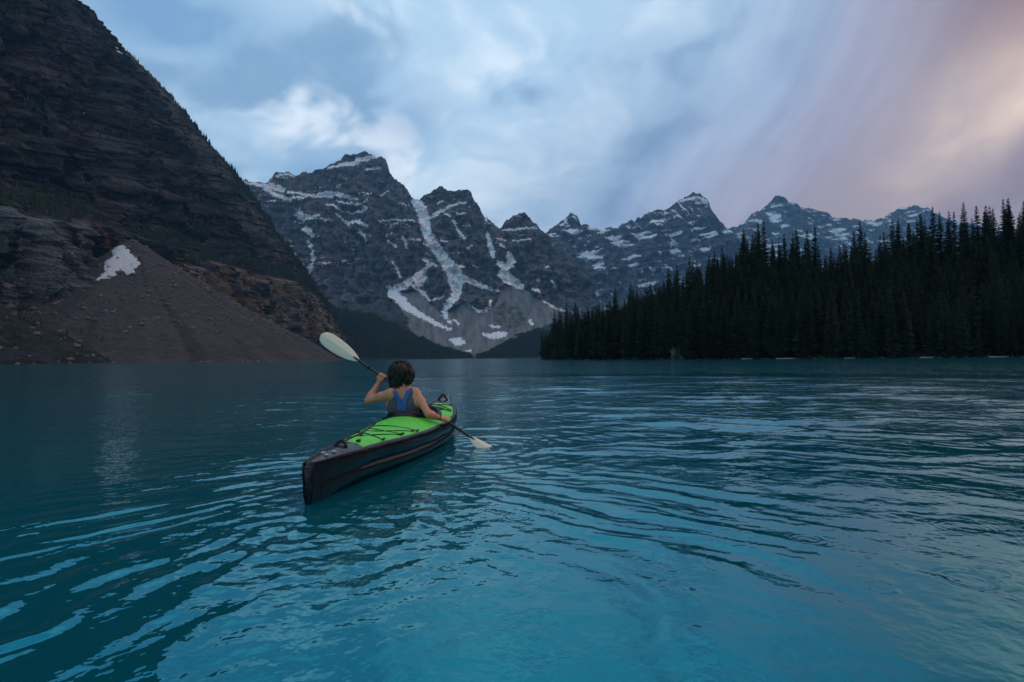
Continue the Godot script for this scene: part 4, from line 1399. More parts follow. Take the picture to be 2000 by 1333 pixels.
func hole_half(s: float) -> float:   # the cockpit opening as a share of the deck's half width
	var u := (s - 2.82) / 0.5
	return 0.7 * sqrt(maxf(1.0 - absf(u * u * u), 0.0)) if absf(u) < 1.0 else 0.0

func build_kayak() -> void:
	n_cloth = noise(131, 1.0, 3)
	var k := thing("kayak", Vector3.ZERO)
	tag(k, "black inflatable kayak with a bright green deck, carrying the paddler across the lake", "kayak")
	# the hull: an upper tube, a crease, a lower bulge, a flat bottom
	var shape := [[-0.062, -0.012], [-0.05, 0.002], [-0.042, 0.013], [-0.026, 0.016], [-0.01, 0.006], [-0.001, -0.02], [0.0, -0.05], [-0.007, -0.083], [-0.024, -0.112], [-0.046, -0.13], [-0.052, -0.138], [-0.042, -0.15], [-0.03, -0.163], [-0.027, -0.185], [-0.036, -0.215], [-0.062, -0.245], [-0.1, -0.285], [-0.17, -0.33]]
	var rings := []
	var n := 130
	for i in n + 1:
		var s := KLEN * i / n
		var hh := hull_half(s)
		var e := smooth_pairs(EDGE, s)
		var keel := pairs_at([0, -0.05, 0.2, -0.09, 1.0, -0.1, 4.0, -0.1, 4.4, -0.04, 4.65, 0.1, 4.8, 0.32, 4.84, 0.42], s)
		var k1 := minf(1.0, hh / 0.2)
		var side := []
		for j in shape.size():
			var f: Array = shape[j]
			var y: float = e + f[1] * (1.0 if e - 0.33 > keel else (e - keel) / 0.33)
			var crease := 1.0 if j > 8 and j < 12 else 0.0
			var x: float = maxf(hh + f[0] * k1 * (1.0 - 0.35 * crease * (1.0 - sstep(0.2, 1.1, s))), 0.002)
			var fold := n_cloth.get_noise_3d(s * 3.0, j * 0.45, 5.0) * 0.004 * k1 + n_cloth.get_noise_3d(s * 14.0, j * 0.2, 9.0) * 0.0022 * k1 * sstep(0.25, 0.12, absf(j - 10.0) / 20.0)
			side.append(Vector2(x + fold, maxf(y, keel)))
		var ring := []
		for v in side: ring.append(kayak_at(s, v.x, v.y))
		ring.append(kayak_at(s, hh * 0.3, keel))
		ring.append(kayak_at(s, -hh * 0.3, keel))
		side.reverse()
		for v in side: ring.append(kayak_at(s, -v.x, v.y))
		if i == 0:   # the blunt stern bellies out a little
			for j in ring.size(): ring[j] += Vector3(-AHEAD.x, 0, -AHEAD.y) * 0.012
		rings.append(ring)
	var flipped := []
	for r in rings:
		var c: Array = r.duplicate()
		c.reverse()
		flipped.append(c)
	put("hull", loft(flipped, false, false), M.pvc, k)
	var stern_ring: Array = flipped[0]
	var caps := [stern_ring]
	for f in [[0.1, 0.012], [0.35, 0.02], [0.7, 0.024], [0.97, 0.025]]:
		var ring := []
		for p in stern_ring: ring.append(p.lerp(kayak_at(-0.012, 0.0, 0.14), f[0]) - Vector3(AHEAD.x, 0, AHEAD.y) * f[1])
		caps.push_front(ring)
	put("stern_cap", loft(caps, true, false), M.pvc, k)
	# decks
	put("rear_deck", deck_sheet(0.70, 2.36, -1.0, 1.0, 70, 26, true), M.deck, k)
	put("stern_deck", deck_sheet(-0.03, 0.70, -1.0, 1.0, 60, 18, false), M.pvc, k)
	put("front_deck", deck_sheet(3.3, 4.12, -1.0, 1.0, 50, 22, true), M.deck, k)
	put("bow_deck", deck_sheet(4.12, KLEN, -1.0, 1.0, 30, 12, false), M.pvc, k)
	for sd in [-1.0, 1.0]:
		var col := func(i: int) -> Array:
			var p := PackedVector3Array()
			var s := lerpf(2.36, 3.3, i / 39.0)
			for j in 8: p.append(deck_at(s, sd * lerpf(hole_half(s), 1.0, j / 7.0), 0.004))
			return [p, PackedColorArray()]
		put("side_deck", sheet(40, 8, col, true, sd < 0.0), M.deck, k)
	# cockpit rim: a soft black coaming that stands up behind the paddler
	var rim := []
	for i in 65:
		var a := TAU * i / 64.0
		var s := 2.82 - 0.49 * cos(a)
		var w := 0.74 * signf(sin(a)) * pow(absf(sin(a)), 0.8)
		rim.append(deck_at(s, w, 0.012 + 0.03 * sstep(0.3, 1.0, cos(a))))
	put("coaming", tube(rim, 0.026, 10), M.seam, k)
	var skirt := []
	for i in 33:
		var a := -1.15 + 2.3 * i / 32.0
		var s := 2.80 - 0.5 * cos(a)
		var w := 0.70 * sin(a)
		var base := deck_at(s - 0.035, w, 0.003)
		var topp := deck_at(s, w, 0.042 * cos(a * 1.2) + 0.008)
		skirt.append([base, base.lerp(topp, 0.5) + Vector3(0, 0.012, 0), topp, topp + Vector3(AHEAD.x, -0.4, AHEAD.y) * 0.05])
	put("coaming_skirt", loft(skirt, false, false), M.seam, k)
	# floor and seat inside
	var fl := func(i: int) -> Array:
		var p := PackedVector3Array()
		var s := lerpf(1.6, 4.2, i / 30.0)
		for j in 7: p.append(kayak_at(s, lerpf(-1.0, 1.0, j / 6.0) * (hull_half(s) - 0.075), 0.045 + 0.02 * absf(sin(j * 1.6))))
		return [p, PackedColorArray()]
	put("floor", sheet(31, 7, fl, true), M.seam, k)
	var back := func(i: int) -> Array:
		var p := PackedVector3Array()
		for j in 10:
			var x := lerpf(-0.21, 0.21, i / 13.0)
			var y := lerpf(0.07, 0.36 - 0.5 * x * x, j / 9.0)
			p.append(kayak_at(2.40 - 0.12 * (y - 0.07) + x * x * 1.2, x - 0.06, y))
		return [p, PackedColorArray()]
	put("seat_back", sheet(14, 10, back, true), M.seam, k)
	# edge seams beside the decks
	for sd in [-1.0, 1.0]:
		var line := []
		for i in 80: line.append(deck_at(lerpf(0.06, 4.7, i / 79.0), sd * 1.0, 0.006))
		put("deck_seam", tube(line, 0.0065, 6), M.seam, k)
	# black cords laced over the rear deck
	for c in [[[2.24, -0.82], [1.75, -0.45], [1.16, -0.2], [0.82, -0.2], [0.72, -0.12]], [[1.78, -0.9], [1.62, -0.3], [1.62, 0.3], [1.72, 0.7], [1.8, 0.95]], [[1.6, -0.9], [1.34, 0.2], [1.46, 0.9]], [[1.4, -0.95], [1.1, 0.1], [1.08, 0.92]], [[1.42, -0.95], [1.26, 0.2], [1.72, 0.9]], [[1.06, -0.95], [0.98, 0.1], [1.44, 0.9]]]:
		deck_line(k, c, 0.0048 if c[0][0] < 2.0 else 0.008)
	for c in [[[4.1, -0.9], [3.86, 0.0], [3.7, 0.9]], [[4.08, 0.9], [3.84, 0.0], [3.66, -0.9]], [[3.66, -0.9], [3.5, 0.3], [3.62, 0.9]], [[3.62, 0.9], [3.42, 0.5], [3.34, 0.6]]]:
		deck_line(k, c, 0.008)
	for c in [[2.24, -0.82], [1.8, 0.95], [1.46, 0.9], [1.08, 0.92], [1.44, 0.9], [0.98, 0.1], [1.72, 0.9]]:
		put("cord_toggle", tube([deck_at(c[0] - 0.035, c[1], 0.016), deck_at(c[0], c[1], 0.02), deck_at(c[0] + 0.035, c[1], 0.016)], [0.005, 0.009, 0.005], 8), M.cord, k)
	# net pocket on the front deck
	put("net_pocket", deck_sheet(3.36, 3.62, -0.35, 0.62, 10, 12, true, 0.012), M.mesh_net, k)
	# carry handles, buckles and the shiny plates on the stern
	handle(k, 0.52, -0.3, 0.55, 0.035, 0.012)
	handle(k, 4.40, -0.62, 0.5, 0.07, 0.016)
	for b in [[0.72, -0.55], [0.76, 0.5]]:
		var at := deck_at(b[0], b[1], 0.016)
		put("buckle", slab(at, 0.05, 0.018, 0.034), M.seam, k)
	for b in [[0.27, -0.2], [0.33, 0.45], [0.22, 0.42]]:
		var at := deck_at(b[0], b[1], 0.006)
		put("valve_plate", tube([at + Vector3(0, -0.008, 0), at + Vector3(0, 0.004, 0), at + Vector3(0, 0.007, 0)], [0.019, 0.019, 0.012], 14), M.plate, k)

func deck_line(k: Node3D, c: Array, rad: float) -> void:
	var ctl := []
	for q in c: ctl.append(Vector2(q[0], q[1]))
	var pts := []
	for q in spline(ctl, 9): pts.append(deck_at(q.x, q.y, rad * 0.75 + 0.003))
	put("deck_cord", tube(pts, rad, 6), M.cord, k)

func handle(k: Node3D, s: float, w0: float, w1: float, high: float, rad: float) -> void:
	var pts := []
	for i in 15:
		var t := i / 14.0
		pts.append(deck_at(s + 0.03 * sin(t * PI), lerpf(w0, w1, t), 0.004 + high * sin(t * PI)))
	put("carry_handle", tube(pts, rad, 8), M.cord, k)

func slab(at: Vector3, l: float, hgt: float, wd: float) -> ArrayMesh:
	var rings := []
	for q in [[-1.0, 0.7], [-0.85, 1.0], [0.85, 1.0], [1.0, 0.7]]:
		var ring := []
		for j in 8:
			var a := TAU * (j + 0.5) / 8.0
			var f: Vector2 = ABEAM * (cos(a) * wd * 0.5 * q[1])
			var p: Vector2 = AHEAD * (q[0] * l * 0.5)
			ring.append(at + Vector3(f.x + p.x, sin(a) * hgt * 0.6 * q[1], f.y + p.y))
		rings.append(ring)
	return loft(rings)

func deck_sheet(s0: float, s1: float, w0: float, w1: float, ns: int, nw: int, cloth: bool, lift := 0.004) -> ArrayMesh:
	var col := func(i: int) -> Array:
		var p := PackedVector3Array()
		var s := lerpf(s0, s1, i / (ns - 1.0))
		for j in nw:
			var w := lerpf(w0, w1, j / (nw - 1.0))
			# the cockpit ends cut a curve into the deck
			var ss := s
			if cloth and lift < 0.01:
				if s1 < 3.0: ss = lerpf(s0, 2.36 + 0.14 * w * w + 0.3 * maxf(absf(w) - 0.7, 0.0), i / (ns - 1.0)) if i > 0 else s0
				elif s0 > 3.0: ss = lerpf(3.3 - 0.14 * w * w, s1, i / (ns - 1.0))
			var fold := (n_cloth.get_noise_2d(ss * 4.0, w * 1.2) * 0.006 + n_cloth.get_noise_2d(ss * 11.0, w * 5.0) * 0.0025) * (1.0 - w * w)
			p.append(deck_at(ss, w, lift + fold - (0.035 * sstep(0.012, -0.025, s) if not cloth else 0.0)))
		return [p, PackedColorArray()]
	return sheet(ns, nw, col, true)

# ------------------------------------------------------------------ the paddle
const GRIP_L := Vector3(-1.509, 0.798, -6.6)
const GRIP_R := Vector3(-0.761, 0.296, -6.5)

func build_paddle() -> void:
	var d := (GRIP_R - GRIP_L).normalized()
	var tip_l := GRIP_L - d * 0.90
	var tip_r := GRIP_R + d * 0.88
	var k := thing("paddle", Vector3.ZERO)
	tag(k, "double-bladed paddle with pale green-white blades and black shaft, held by the paddler", "paddle")
	var throat_l := tip_l + d * 0.54
	var throat_r := tip_r - d * 0.54
	put("shaft", tube([throat_l - d * 0.06, throat_l, throat_l.lerp(throat_r, 0.5), throat_r, throat_r + d * 0.06], [0.011, 0.0155, 0.0155, 0.0155, 0.011], 12), M.shaft, k)
	# blade faces: the left one shows its broad face to the camera, the right one is feathered
	put("blade", blade(throat_l, -d, Vector3(0.35, 0.35, 1.0), 0.012), M.blade, k)
	put("blade", blade(throat_r, d, Vector3(0.45, 0.95, 0.75), 0.012), M.blade, k)
	for q in [throat_l + d * 0.17, throat_r - d * 0.14]:
		put("drip_ring", tube([q - d * 0.006, q - d * 0.004, q + d * 0.004, q + d * 0.006], [0.018, 0.034, 0.034, 0.018], 14), M.shaft, k)

func blade(from: Vector3, along: Vector3, face: Vector3, thick: float) -> ArrayMesh:
	var across := along.cross(face).normalized()
	var nrm := across.cross(along).normalized()
	var outline := [0.0, 0.016, 0.04, 0.04, 0.1, 0.067, 0.18, 0.086, 0.27, 0.095, 0.34, 0.094, 0.39, 0.085, 0.42, 0.068, 0.436, 0.045, 0.444, 0.012]
	var rings := []
	for i in 37:
		var u := 0.444 * (1.0 - pow(1.0 - i / 36.0, 1.6))
		var h := pairs_at(outline, u)
		var ring := []
		for sgn in [1.0, -1.0]:
			for j in 13:
				var v: float = (j / 6.0 - 1.0) * sgn
				var rib := 0.007 * exp(-pow(v * h / 0.008, 2.0)) * (1.0 - sstep(0.36, 0.43, u))
				var bow := 0.022 * v * v * (h / 0.095) - 0.02 * pow(u / 0.444, 2.0)
				var t: float = (thick * 0.32 * sqrt(maxf(1.0 - v * v, 0.0)) + rib + 0.0006) * sgn
				ring.append(from + along * (u * 1.24 - 0.02) + across * (v * h) + nrm * (t - bow))
		rings.append(ring)
	return loft(rings)

# ------------------------------------------------------------------ the paddler. Bones: [from, to, radius, radius]; the field is their smooth union
func capsule(p: Vector3, b: Array) -> float:
	var a: Vector3 = b[0]
	var ab: Vector3 = b[1] - a
	var t := clampf((p - a).dot(ab) / ab.length_squared(), 0.0, 1.0)
	return p.distance_to(a + ab * t) - lerpf(b[2], b[3], t)

func field(p: Vector3, bones: Array, k: float) -> float:
	var d := 1e9
	for b in bones:
		var c := capsule(p, b)
		var h := maxf(k - absf(c - d), 0.0) / k
		d = minf(c, d) - h * h * k * 0.25
	return d

func squashed(p: Vector3, at: Vector3, turn: Basis, flat: Vector3) -> Vector3:   # for bodies wider than they are deep
	return turn * ((turn.inverse() * (p - at)) / flat) + at

static func blk_size(cell: float) -> float: return 3.0 * cell

# surface nets: one point in every cell that the surface crosses, one quad round every crossed edge
func nets(f: Callable, lo: Vector3, hi: Vector3, cell: float, pos: PackedVector3Array, idx: PackedInt32Array, tiny := 0.0) -> void:
	var n := Vector3i(((hi - lo) / cell).ceil()) + Vector3i.ONE
	var half := blk_size(cell)
	var nb := (n + Vector3i.ONE * 5) / 6
	var slabs := []
	slabs.resize(nb.x)
	var job := func(bx: int) -> void:   # six layers of the grid; blocks far from the surface are not sampled
		var wide := mini(6, n.x - bx * 6)
		var part := PackedFloat32Array()
		part.resize(wide * n.y * n.z)
		for by in nb.y:
			for bz in nb.z:
				var mid := lo + (Vector3(bx, by, bz) * 6.0 + Vector3.ONE * 2.5) * cell
				var dm: float = f.call(mid)
				var far := absf(dm) > half * 2.3 + cell * 2.0
				for x in wide:
					for y in range(by * 6, mini(by * 6 + 6, n.y)):
						for z in range(bz * 6, mini(bz * 6 + 6, n.z)):
							part[(x * n.y + y) * n.z + z] = dm if far else f.call(lo + Vector3(bx * 6 + x, y, z) * cell)
		slabs[bx] = part
	var id := WorkerThreadPool.add_group_task(job, nb.x, -1, true)
	WorkerThreadPool.wait_for_group_task_completion(id)
	var val := PackedFloat32Array()
	for part in slabs: val.append_array(part)
	var at := PackedInt32Array()
	at.resize(n.x * n.y * n.z)
	at.fill(-1)
	var sx := n.y * n.z
	var sy := n.z
	for x in n.x - 1:
		for y in n.y - 1:
			for z in n.z - 1:
				var o := (x * n.y + y) * n.z + z
				if absf(val[o]) > cell * 2.2: continue
				var c := [val[o], val[o + 1], val[o + sy], val[o + sy + 1], val[o + sx], val[o + sx + 1], val[o + sx + sy], val[o + sx + sy + 1]]
				var neg := 0
				for v in c: if v < 0.0: neg += 1
				if neg == 0 or neg == 8: continue
				var sum := Vector3.ZERO
				var m := 0
				for e in 12:
					var i: int = [0, 2, 4, 6, 0, 1, 4, 5, 0, 1, 2, 3][e]
					var j: int = [1, 3, 5, 7, 2, 3, 6, 7, 4, 5, 6, 7][e]
					if (c[i] < 0.0) == (c[j] < 0.0): continue
					var t: float = c[i] / (c[i] - c[j])
					sum += Vector3(i >> 2, (i >> 1) & 1, i & 1).lerp(Vector3(j >> 2, (j >> 1) & 1, j & 1), t)
					m += 1
				at[o] = pos.size()
				pos.append(lo + (Vector3(x, y, z) + sum / m) * cell)
	for x in range(1, n.x - 1):
		for y in range(1, n.y - 1):
			for z in range(1, n.z - 1):
				var o := (x * n.y + y) * n.z + z
				if absf(val[o]) > cell * 2.2: continue
				var inside := val[o] < 0.0
				for e in 3:
					var step: int = [sx, sy, 1][e]
					if (val[o + step] < 0.0) == inside: continue
					var u: int = [sy, 1, sx][e]
					var v: int = [1, sx, sy][e]
					var a := at[o - u - v]
					var b := at[o - v]
					var c := at[o]
					var d := at[o - u]
					if a < 0 or b < 0 or c < 0 or d < 0: continue
					if inside: idx.append_array([a, c, b, a, d, c])
					else: idx.append_array([a, b, c, a, c, d])

func shell(f: Callable, lo: Vector3, hi: Vector3, cell: float) -> ArrayMesh:
	var pos := PackedVector3Array()
	var idx := PackedInt32Array()
	nets(f, lo, hi, cell, pos, idx)
	return solid(pos, idx)

const SHO_L := Vector3(-1.376, 0.606, -6.42)
const SHO_R := Vector3(-1.106, 0.606, -6.50)
const ELB_L := Vector3(-1.648, 0.528, -6.50)
const ELB_R := Vector3(-0.935, 0.388, -6.32)
const NECK := Vector3(-1.245, 0.665, -6.475)
const HEAD := Vector3(-1.272, 0.845, -6.51)
const CHEST := Vector3(-1.245, 0.49, -6.475)
const WAIST := Vector3(-1.235, 0.29, -6.45)
const HIPS := Vector3(-1.228, 0.145, -6.46)

func torso_bones() -> Array:
	return [[HIPS + Vector3(-0.075, 0, 0), HIPS + Vector3(0.075, 0, 0), 0.105, 0.105], [HIPS, WAIST, 0.12, 0.105],
		[WAIST + Vector3(-0.05, 0, 0), CHEST + Vector3(-0.082, 0.0, 0), 0.094, 0.099], [WAIST + Vector3(0.05, 0, 0), CHEST + Vector3(0.082, 0.0, 0), 0.094, 0.099],
		[CHEST + Vector3(-0.08, 0.0, 0), CHEST + Vector3(-0.088, 0.078, 0.02), 0.094, 0.063], [CHEST + Vector3(0.08, 0.0, 0), CHEST + Vector3(0.088, 0.078, -0.01), 0.094, 0.063],
		[SHO_L + Vector3(0.02, 0.0, 0), SHO_R + Vector3(-0.02, 0.0, 0), 0.05, 0.05], [CHEST + Vector3(0, 0.09, 0), NECK, 0.068, 0.052],
		[SHO_L + Vector3(0.03, 0.005, 0), NECK + Vector3(0, 0.01, 0), 0.036, 0.042], [SHO_R + Vector3(-0.03, 0.005, 0), NECK + Vector3(0, 0.01, 0), 0.036, 0.042]]

func wrist_of(grip: Vector3, back: Vector3) -> Vector3:
	return grip + back * 0.088

func hand_bones(grip: Vector3, d: Vector3, back: Vector3, flip: float) -> Array:   # d along the shaft, back from the shaft to the wrist
	var b := (back - d * back.dot(d)).normalized()
	var t := d.cross(b).normalized() * flip        # the side on which the knuckles stand
	var w := wrist_of(grip, back)
	var out := [[w, grip + b * 0.045 + t * 0.012, 0.023, 0.026], [grip + b * 0.042 + t * 0.014 - d * 0.026, grip + b * 0.036 + t * 0.024 - d * 0.03, 0.017, 0.013], [grip + b * 0.042 + t * 0.014 + d * 0.026, grip + b * 0.036 + t * 0.024 + d * 0.03, 0.017, 0.013],
		[w, grip + b * 0.036 + t * 0.02 - d * 0.026, 0.02, 0.014], [w, grip + b * 0.036 + t * 0.02 + d * 0.026, 0.02, 0.014]]
	for i in 4:
		var o: Vector3 = d * (0.033 - 0.022 * i)
		var len: float = [0.94, 1.04, 1.0, 0.84][i]
		var k0 := grip + o + b * 0.034 + t * 0.025
		var k1 := grip + o + b * (0.034 - 0.036 * len) + t * 0.034
		var k2 := grip + o - b * 0.026 * len + t * 0.008
		var k3 := grip + o - b * 0.02 - t * (0.016 * len)
		out.append([k0, k1, 0.0105, 0.0095])
		out.append([k1, k2, 0.0095, 0.0088])
		out.append([k2, k3, 0.0088, 0.0075])
	var th := grip + b * 0.048 - t * 0.004 + d * 0.03
	out.append([w + d * 0.012, th, 0.016, 0.0125])
	out.append([th, grip + b * 0.012 - t * 0.03 + d * 0.042, 0.0125, 0.0105])
	out.append([grip + b * 0.012 - t * 0.03 + d * 0.042, grip - b * 0.014 - t * 0.026 + d * 0.03, 0.0105, 0.0085])
	return out

func build_person() -> void:
	var k := thing("person", Vector3.ZERO)
	tag(k, "paddler seen from behind in grey tank top and blue denim overalls, dark bobbed hair", "person")
	var d := (GRIP_R - GRIP_L).normalized()
	var back_l := (ELB_L - GRIP_L).normalized()
	var back_r := (ELB_R - GRIP_R).normalized()
	var wl := wrist_of(GRIP_L, back_l)
	var wr := wrist_of(GRIP_R, back_r)
	var torso := torso_bones()
	var body := torso.duplicate()
	# arms, taper and all
	for a in [[SHO_L, ELB_L, wl], [SHO_R, ELB_R, wr]]:
		var s: Vector3 = a[0]
		var e: Vector3 = a[1]
		var w: Vector3 = a[2]
		body.append([s, s.lerp(e, 0.4), 0.057, 0.052])
		body.append([s.lerp(e, 0.4), e, 0.051, 0.039])
		body.append([e, e.lerp(w, 0.3), 0.039, 0.043])
		body.append([e.lerp(w, 0.3), w, 0.042, 0.0255])
	# neck and legs (stretched out under the deck, knees a little raised)
	body.append([NECK + Vector3(0, -0.03, 0), HEAD + Vector3(0.006, -0.06, 0.012), 0.05, 0.049])
	for sd in [-1.0, 1.0]:
		var hip := HIPS + Vector3(sd * 0.085, -0.01, -0.03)
		var knee := kayak_at(3.12, sd * 0.15 - 0.02, 0.235)
		var foot := kayak_at(3.58, sd * 0.12, 0.115)
		body.append([hip, knee, 0.085, 0.056])
		body.append([knee, foot, 0.052, 0.036])
		body.append([foot, foot + Vector3(AHEAD.x * 0.13, 0.09, AHEAD.y * 0.13), 0.036, 0.024])
	var flat := Vector3(1.0, 1.0, 0.82)
	var trunk := func(p: Vector3) -> float:
		return field(Vector3(p.x, p.y, CHEST.z + (p.z - CHEST.z) / 0.86), torso, 0.06) * 0.9
	var limbs := body.slice(torso.size())
	var skin := func(p: Vector3) -> float:
		var t: float = trunk.call(p)
		var l := field(p, limbs, 0.025)
		var h := maxf(0.05 - absf(t - l), 0.0) / 0.05
		return minf(t, l) - h * h * 0.05 * 0.25
	var pos := PackedVector3Array()
	var idx := PackedInt32Array()
	nets(skin, Vector3(-1.74, 0.02, -7.85), Vector3(-0.72, 0.80, -6.24), 0.0115, pos, idx)
	# head with a face, turned to the bow
	var fwd := Vector3(AHEAD.x + 0.06, -0.06, AHEAD.y).normalized()
	var side := fwd.cross(Vector3.UP).normalized()
	var up := side.cross(fwd).normalized()
	var hb := [[HEAD + up * 0.02 + fwd * -0.012, HEAD + up * 0.025 + fwd * 0.02, 0.088, 0.078], [HEAD + fwd * 0.035 - up * 0.035, HEAD + fwd * 0.06 - up * 0.085, 0.058, 0.033],
		[HEAD + fwd * 0.088 + up * 0.012, HEAD + fwd * 0.112 - up * 0.028, 0.008, 0.013], [HEAD + fwd * 0.088 - up * 0.062 - side * 0.012, HEAD + fwd * 0.088 - up * 0.062 + side * 0.012, 0.0105, 0.0105],
		[HEAD + fwd * 0.082 + up * 0.022 - side * 0.045, HEAD + fwd * 0.09 + up * 0.026 + side * 0.0, 0.012, 0.01], [HEAD + fwd * 0.082 + up * 0.022 + side * 0.045, HEAD + fwd * 0.09 + up * 0.026, 0.012, 0.01],
		[HEAD - side * 0.08 - up * 0.012, HEAD - side * 0.086 + up * 0.02 - fwd * 0.008, 0.012, 0.015], [HEAD + side * 0.08 - up * 0.012, HEAD + side * 0.086 + up * 0.02 - fwd * 0.008, 0.012, 0.015],
		[HEAD + Vector3(0.006, -0.06, 0.012), HEAD + Vector3(0.012, -0.13, 0.02), 0.048, 0.049]]
	var skull := func(p: Vector3) -> float: return field(p, hb, 0.022)
	nets(skull, HEAD - Vector3(0.15, 0.16, 0.16), HEAD + Vector3(0.15, 0.14, 0.14), 0.006, pos, idx)
	# hands closed on the shaft
	for hnd in [[GRIP_L, back_l, -1.0, d], [GRIP_R, back_r, 1.0, -d]]:
		var bones := hand_bones(hnd[0], hnd[3], hnd[1], hnd[2])
		var hf := func(p: Vector3) -> float: return field(p, bones, 0.006)
		nets(hf, hnd[0] - Vector3.ONE * 0.115, hnd[0] + Vector3.ONE * 0.115, 0.0035, pos, idx)
	put("body", solid(pos, idx), M.skin, k)
	for sd in [-1.0, 1.0]:   # eyes
		var at: Vector3 = HEAD + fwd * 0.086 + up * 0.006 + side * 0.034 * sd
		put("eye", tube([at - fwd * 0.01, at - fwd * 0.004, at + fwd * 0.002, at + fwd * 0.005], [0.006, 0.011, 0.009, 0.003], 12), M.plate, k)
	# tank top: cut low between the shoulder blades
	var fab := noise(141, 1.0, 3)
	var tank := func(p: Vector3) -> float:
		var x := p.x - CHEST.x
		var crease := sin(p.y * 120.0 + x * 30.0 + fab.get_noise_3d(p.x * 9.0, p.y * 9.0, p.z * 9.0) * 4.0) * 0.0016 * sstep(0.03, 0.09, absf(x))
		var dd: float = trunk.call(p) - 0.0075 - crease - fab.get_noise_3d(p.x * 14.0, p.y * 26.0, p.z * 14.0) * 0.003
		var neck := p.y - (0.545 + 11.0 * x * x)
		var arm := maxf(absf(x) - 0.145, 0.0) * 3.0 + p.y - (0.53 + 0.15 * sstep(0.155, 0.105, absf(x)))
		return maxf(maxf(dd, minf(neck, 0.3)), maxf(arm, p.y - 0.672))
	put("tank_top", shell(tank, Vector3(-1.47, 0.2, -6.70), Vector3(-0.99, 0.72, -6.26), 0.008), M.vest, k)
	# overalls: hips and legs, a bib at the back and two straps
	var legs := body.slice(torso.size() + 9)
	var pants := func(p: Vector3) -> float:
		var l := field(p, legs, 0.03)
		var t: float = trunk.call(p)
		return maxf(minf(t, l) - 0.013 - fab.get_noise_3d(p.x * 12.0, p.y * 12.0, p.z * 12.0) * 0.004, p.y - 0.315)
	put("overalls", shell(pants, Vector3(-1.5, 0.01, -7.55), Vector3(-0.95, 0.36, -6.26), 0.012), M.denim, k)
	var hug := func(x: float, y: float, out: float) -> Vector3:   # the point on the back at x, y
		var z := -6.25
		for i in 24:
			var s: float = trunk.call(Vector3(x, y, z)) - out
			if s < 0.0008: break
			z -= maxf(s * 0.8, 0.0008)
		return Vector3(x, y, z)
	var cx := CHEST.x + 0.004
	var bib := [[-0.045, 0.255, 0.05, 0.255], [-0.049, 0.30, 0.052, 0.30], [-0.051, 0.35, 0.053, 0.35], [-0.052, 0.40, 0.054, 0.40], [-0.05, 0.45, 0.052, 0.45], [-0.046, 0.49, 0.048, 0.49], [-0.04, 0.52, 0.042, 0.515], [-0.022, 0.532, 0.024, 0.53]]
	put("bib", cloth_strip(bib, cx, hug, 0.0145, 0.007), M.denim, k)
	for sd in [-1.0, 1.0]:
		var strap := [[-0.0 , 0.495, 0.05, 0.505], [0.006, 0.53, 0.058, 0.535], [0.018, 0.56, 0.07, 0.565], [0.031, 0.59, 0.082, 0.595], [0.044, 0.62, 0.094, 0.622], [0.054, 0.648, 0.104, 0.642]]
		var mine := []
		for q in strap: mine.append([q[0] * sd, q[1], q[2] * sd, q[3]] if sd > 0.0 else [q[2] * sd, q[3], q[0] * sd, q[1]])
		put("strap", cloth_strip(mine, cx, hug, 0.0165, 0.007), M.denim, k)
		# over the shoulder and down the front to the bib
		var over := []
		for q in [[0.081, 0.640, 0.055], [0.083, 0.668, 0.012], [0.082, 0.668, -0.03], [0.078, 0.635, -0.075], [0.07, 0.56, -0.105], [0.06, 0.46, -0.118]]:
			over.append(Vector3(cx + q[0] * sd, q[1], CHEST.z + q[2]))
		var rings := []
		for p in spline(over, 5):
			var ring := []
			for j in 10:
				var a := TAU * j / 10.0
				ring.append(p + Vector3(cos(a) * 0.021, sin(a) * 0.006, sin(a) * 0.006))
			rings.append(ring)
		put("strap", loft(rings), M.denim, k)
	for sd in [-1.0, 1.0]:   # pale seams of the bib
		var line := []
		for q in bib: line.append(hug.call(cx + (q[0] if sd < 0.0 else q[2]) * 0.88, q[1], 0.0225))
		put("stitching", tube(line, 0.0022, 5), M.stitch, k)
	# hair: a wavy bob falling to the nape
	var hn := noise(151, 1.0, 3)
	var locks := [[HEAD + up * 0.03 - fwd * 0.02, HEAD + up * 0.033 + fwd * 0.012, 0.117, 0.108], [HEAD - fwd * 0.045 + up * 0.0, HEAD - fwd * 0.05 - up * 0.1 - side * 0.02, 0.1, 0.075],
		[HEAD - side * 0.055 - fwd * 0.03, HEAD - side * 0.065 - fwd * 0.02 - up * 0.12, 0.085, 0.05], [HEAD + side * 0.06 - fwd * 0.02, HEAD + side * 0.085 - fwd * 0.02 - up * 0.085, 0.085, 0.055],
		[HEAD + side * 0.07 + up * 0.035, HEAD + side * 0.12 - up * 0.03 - fwd * 0.01, 0.055, 0.04], [HEAD - fwd * 0.06 - up * 0.09 - side * 0.02, HEAD - fwd * 0.055 - up * 0.15 - side * 0.025, 0.06, 0.03]]
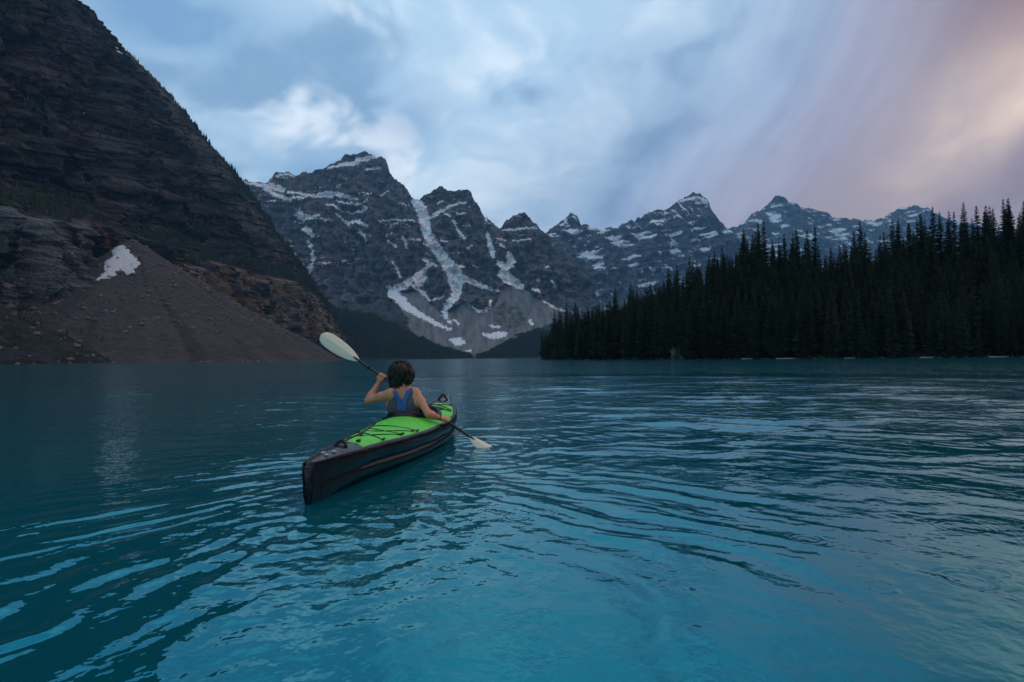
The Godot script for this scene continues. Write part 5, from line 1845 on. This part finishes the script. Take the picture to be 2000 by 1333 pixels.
	var hair := func(p: Vector3) -> float:
		var q := p - HEAD
		var wave := sin(atan2(q.dot(side), -q.dot(fwd)) * 17.0 + sin(q.y * 42.0) * 1.3 + hn.get_noise_3d(q.x * 12.0, q.y * 12.0, q.z * 12.0) * 3.0)
		var dd := field(p, locks, 0.03) - wave * 0.006 - hn.get_noise_3d(q.x * 22.0, q.y * 9.0, q.z * 22.0) * 0.02
		var face := maxf(0.045 - q.dot(fwd) + 0.25 * maxf(q.y - 0.05, 0.0), absf(q.dot(side)) - 0.068)
		return maxf(dd, -maxf(face, q.y - 0.065))
	put("hair", shell(hair, HEAD - Vector3(0.24, 0.26, 0.22), HEAD + Vector3(0.24, 0.2, 0.22), 0.0065), M.hair, k)
	var hr := RandomNumberGenerator.new()
	hr.seed = 77
	for i in 90:   # loose curls at the tips and on the right
		var a := hr.randf_range(-1.9, 2.1)
		var o := (side * sin(a) - fwd * cos(a)).normalized()
		var y0 := hr.randf_range(-0.09, 0.02) if a > 0.4 else hr.randf_range(-0.12, -0.05)
		var start := HEAD + o * 0.085 + Vector3(0, y0, 0)
		var drop := hr.randf_range(0.05, 0.1)
		var pts := []
		for j in 9:
			var t := j / 8.0
			pts.append(start + o * (0.03 + 0.02 * sin(t * 3.0 + i)) + Vector3(0, -drop * t, 0) + side * 0.012 * sin(t * 7.0 + i * 1.7) + o * 0.014 * cos(t * 6.0 + i))
		put("curl", tube(pts, [0.009, 0.0085, 0.008, 0.0075, 0.007, 0.006, 0.005, 0.0035, 0.001], 5), M.hair, k)
	var band := wr.lerp(ELB_R, 0.12)
	var bd := (ELB_R - wr).normalized()
	put("wristband", tube([band - bd * 0.007, band - bd * 0.005, band + bd * 0.005, band + bd * 0.007], [0.026, 0.0295, 0.0295, 0.026], 16), M.cord, k)

func cloth_strip(edges: Array, cx: float, hug: Callable, out: float, thick: float) -> ArrayMesh:
	var fine := []
	for i in edges.size() - 1:
		for j in 4:
			var e := []
			for c in 4: e.append(lerpf(edges[i][c], edges[i + 1][c], j / 4.0))
			fine.append(e)
	fine.append(edges[edges.size() - 1])
	var rings := []
	for e in fine:
		var ring := []
		for j in 9: ring.append(hug.call(cx + lerpf(e[0], e[2], j / 8.0), lerpf(e[1], e[3], j / 8.0), out))
		for j in range(8, -1, -1): ring.append(hug.call(cx + lerpf(e[0], e[2], j / 8.0), lerpf(e[1], e[3], j / 8.0), out) - Vector3(0, 0, thick))
		ring.reverse()
		rings.append(ring)
	return loft(rings)
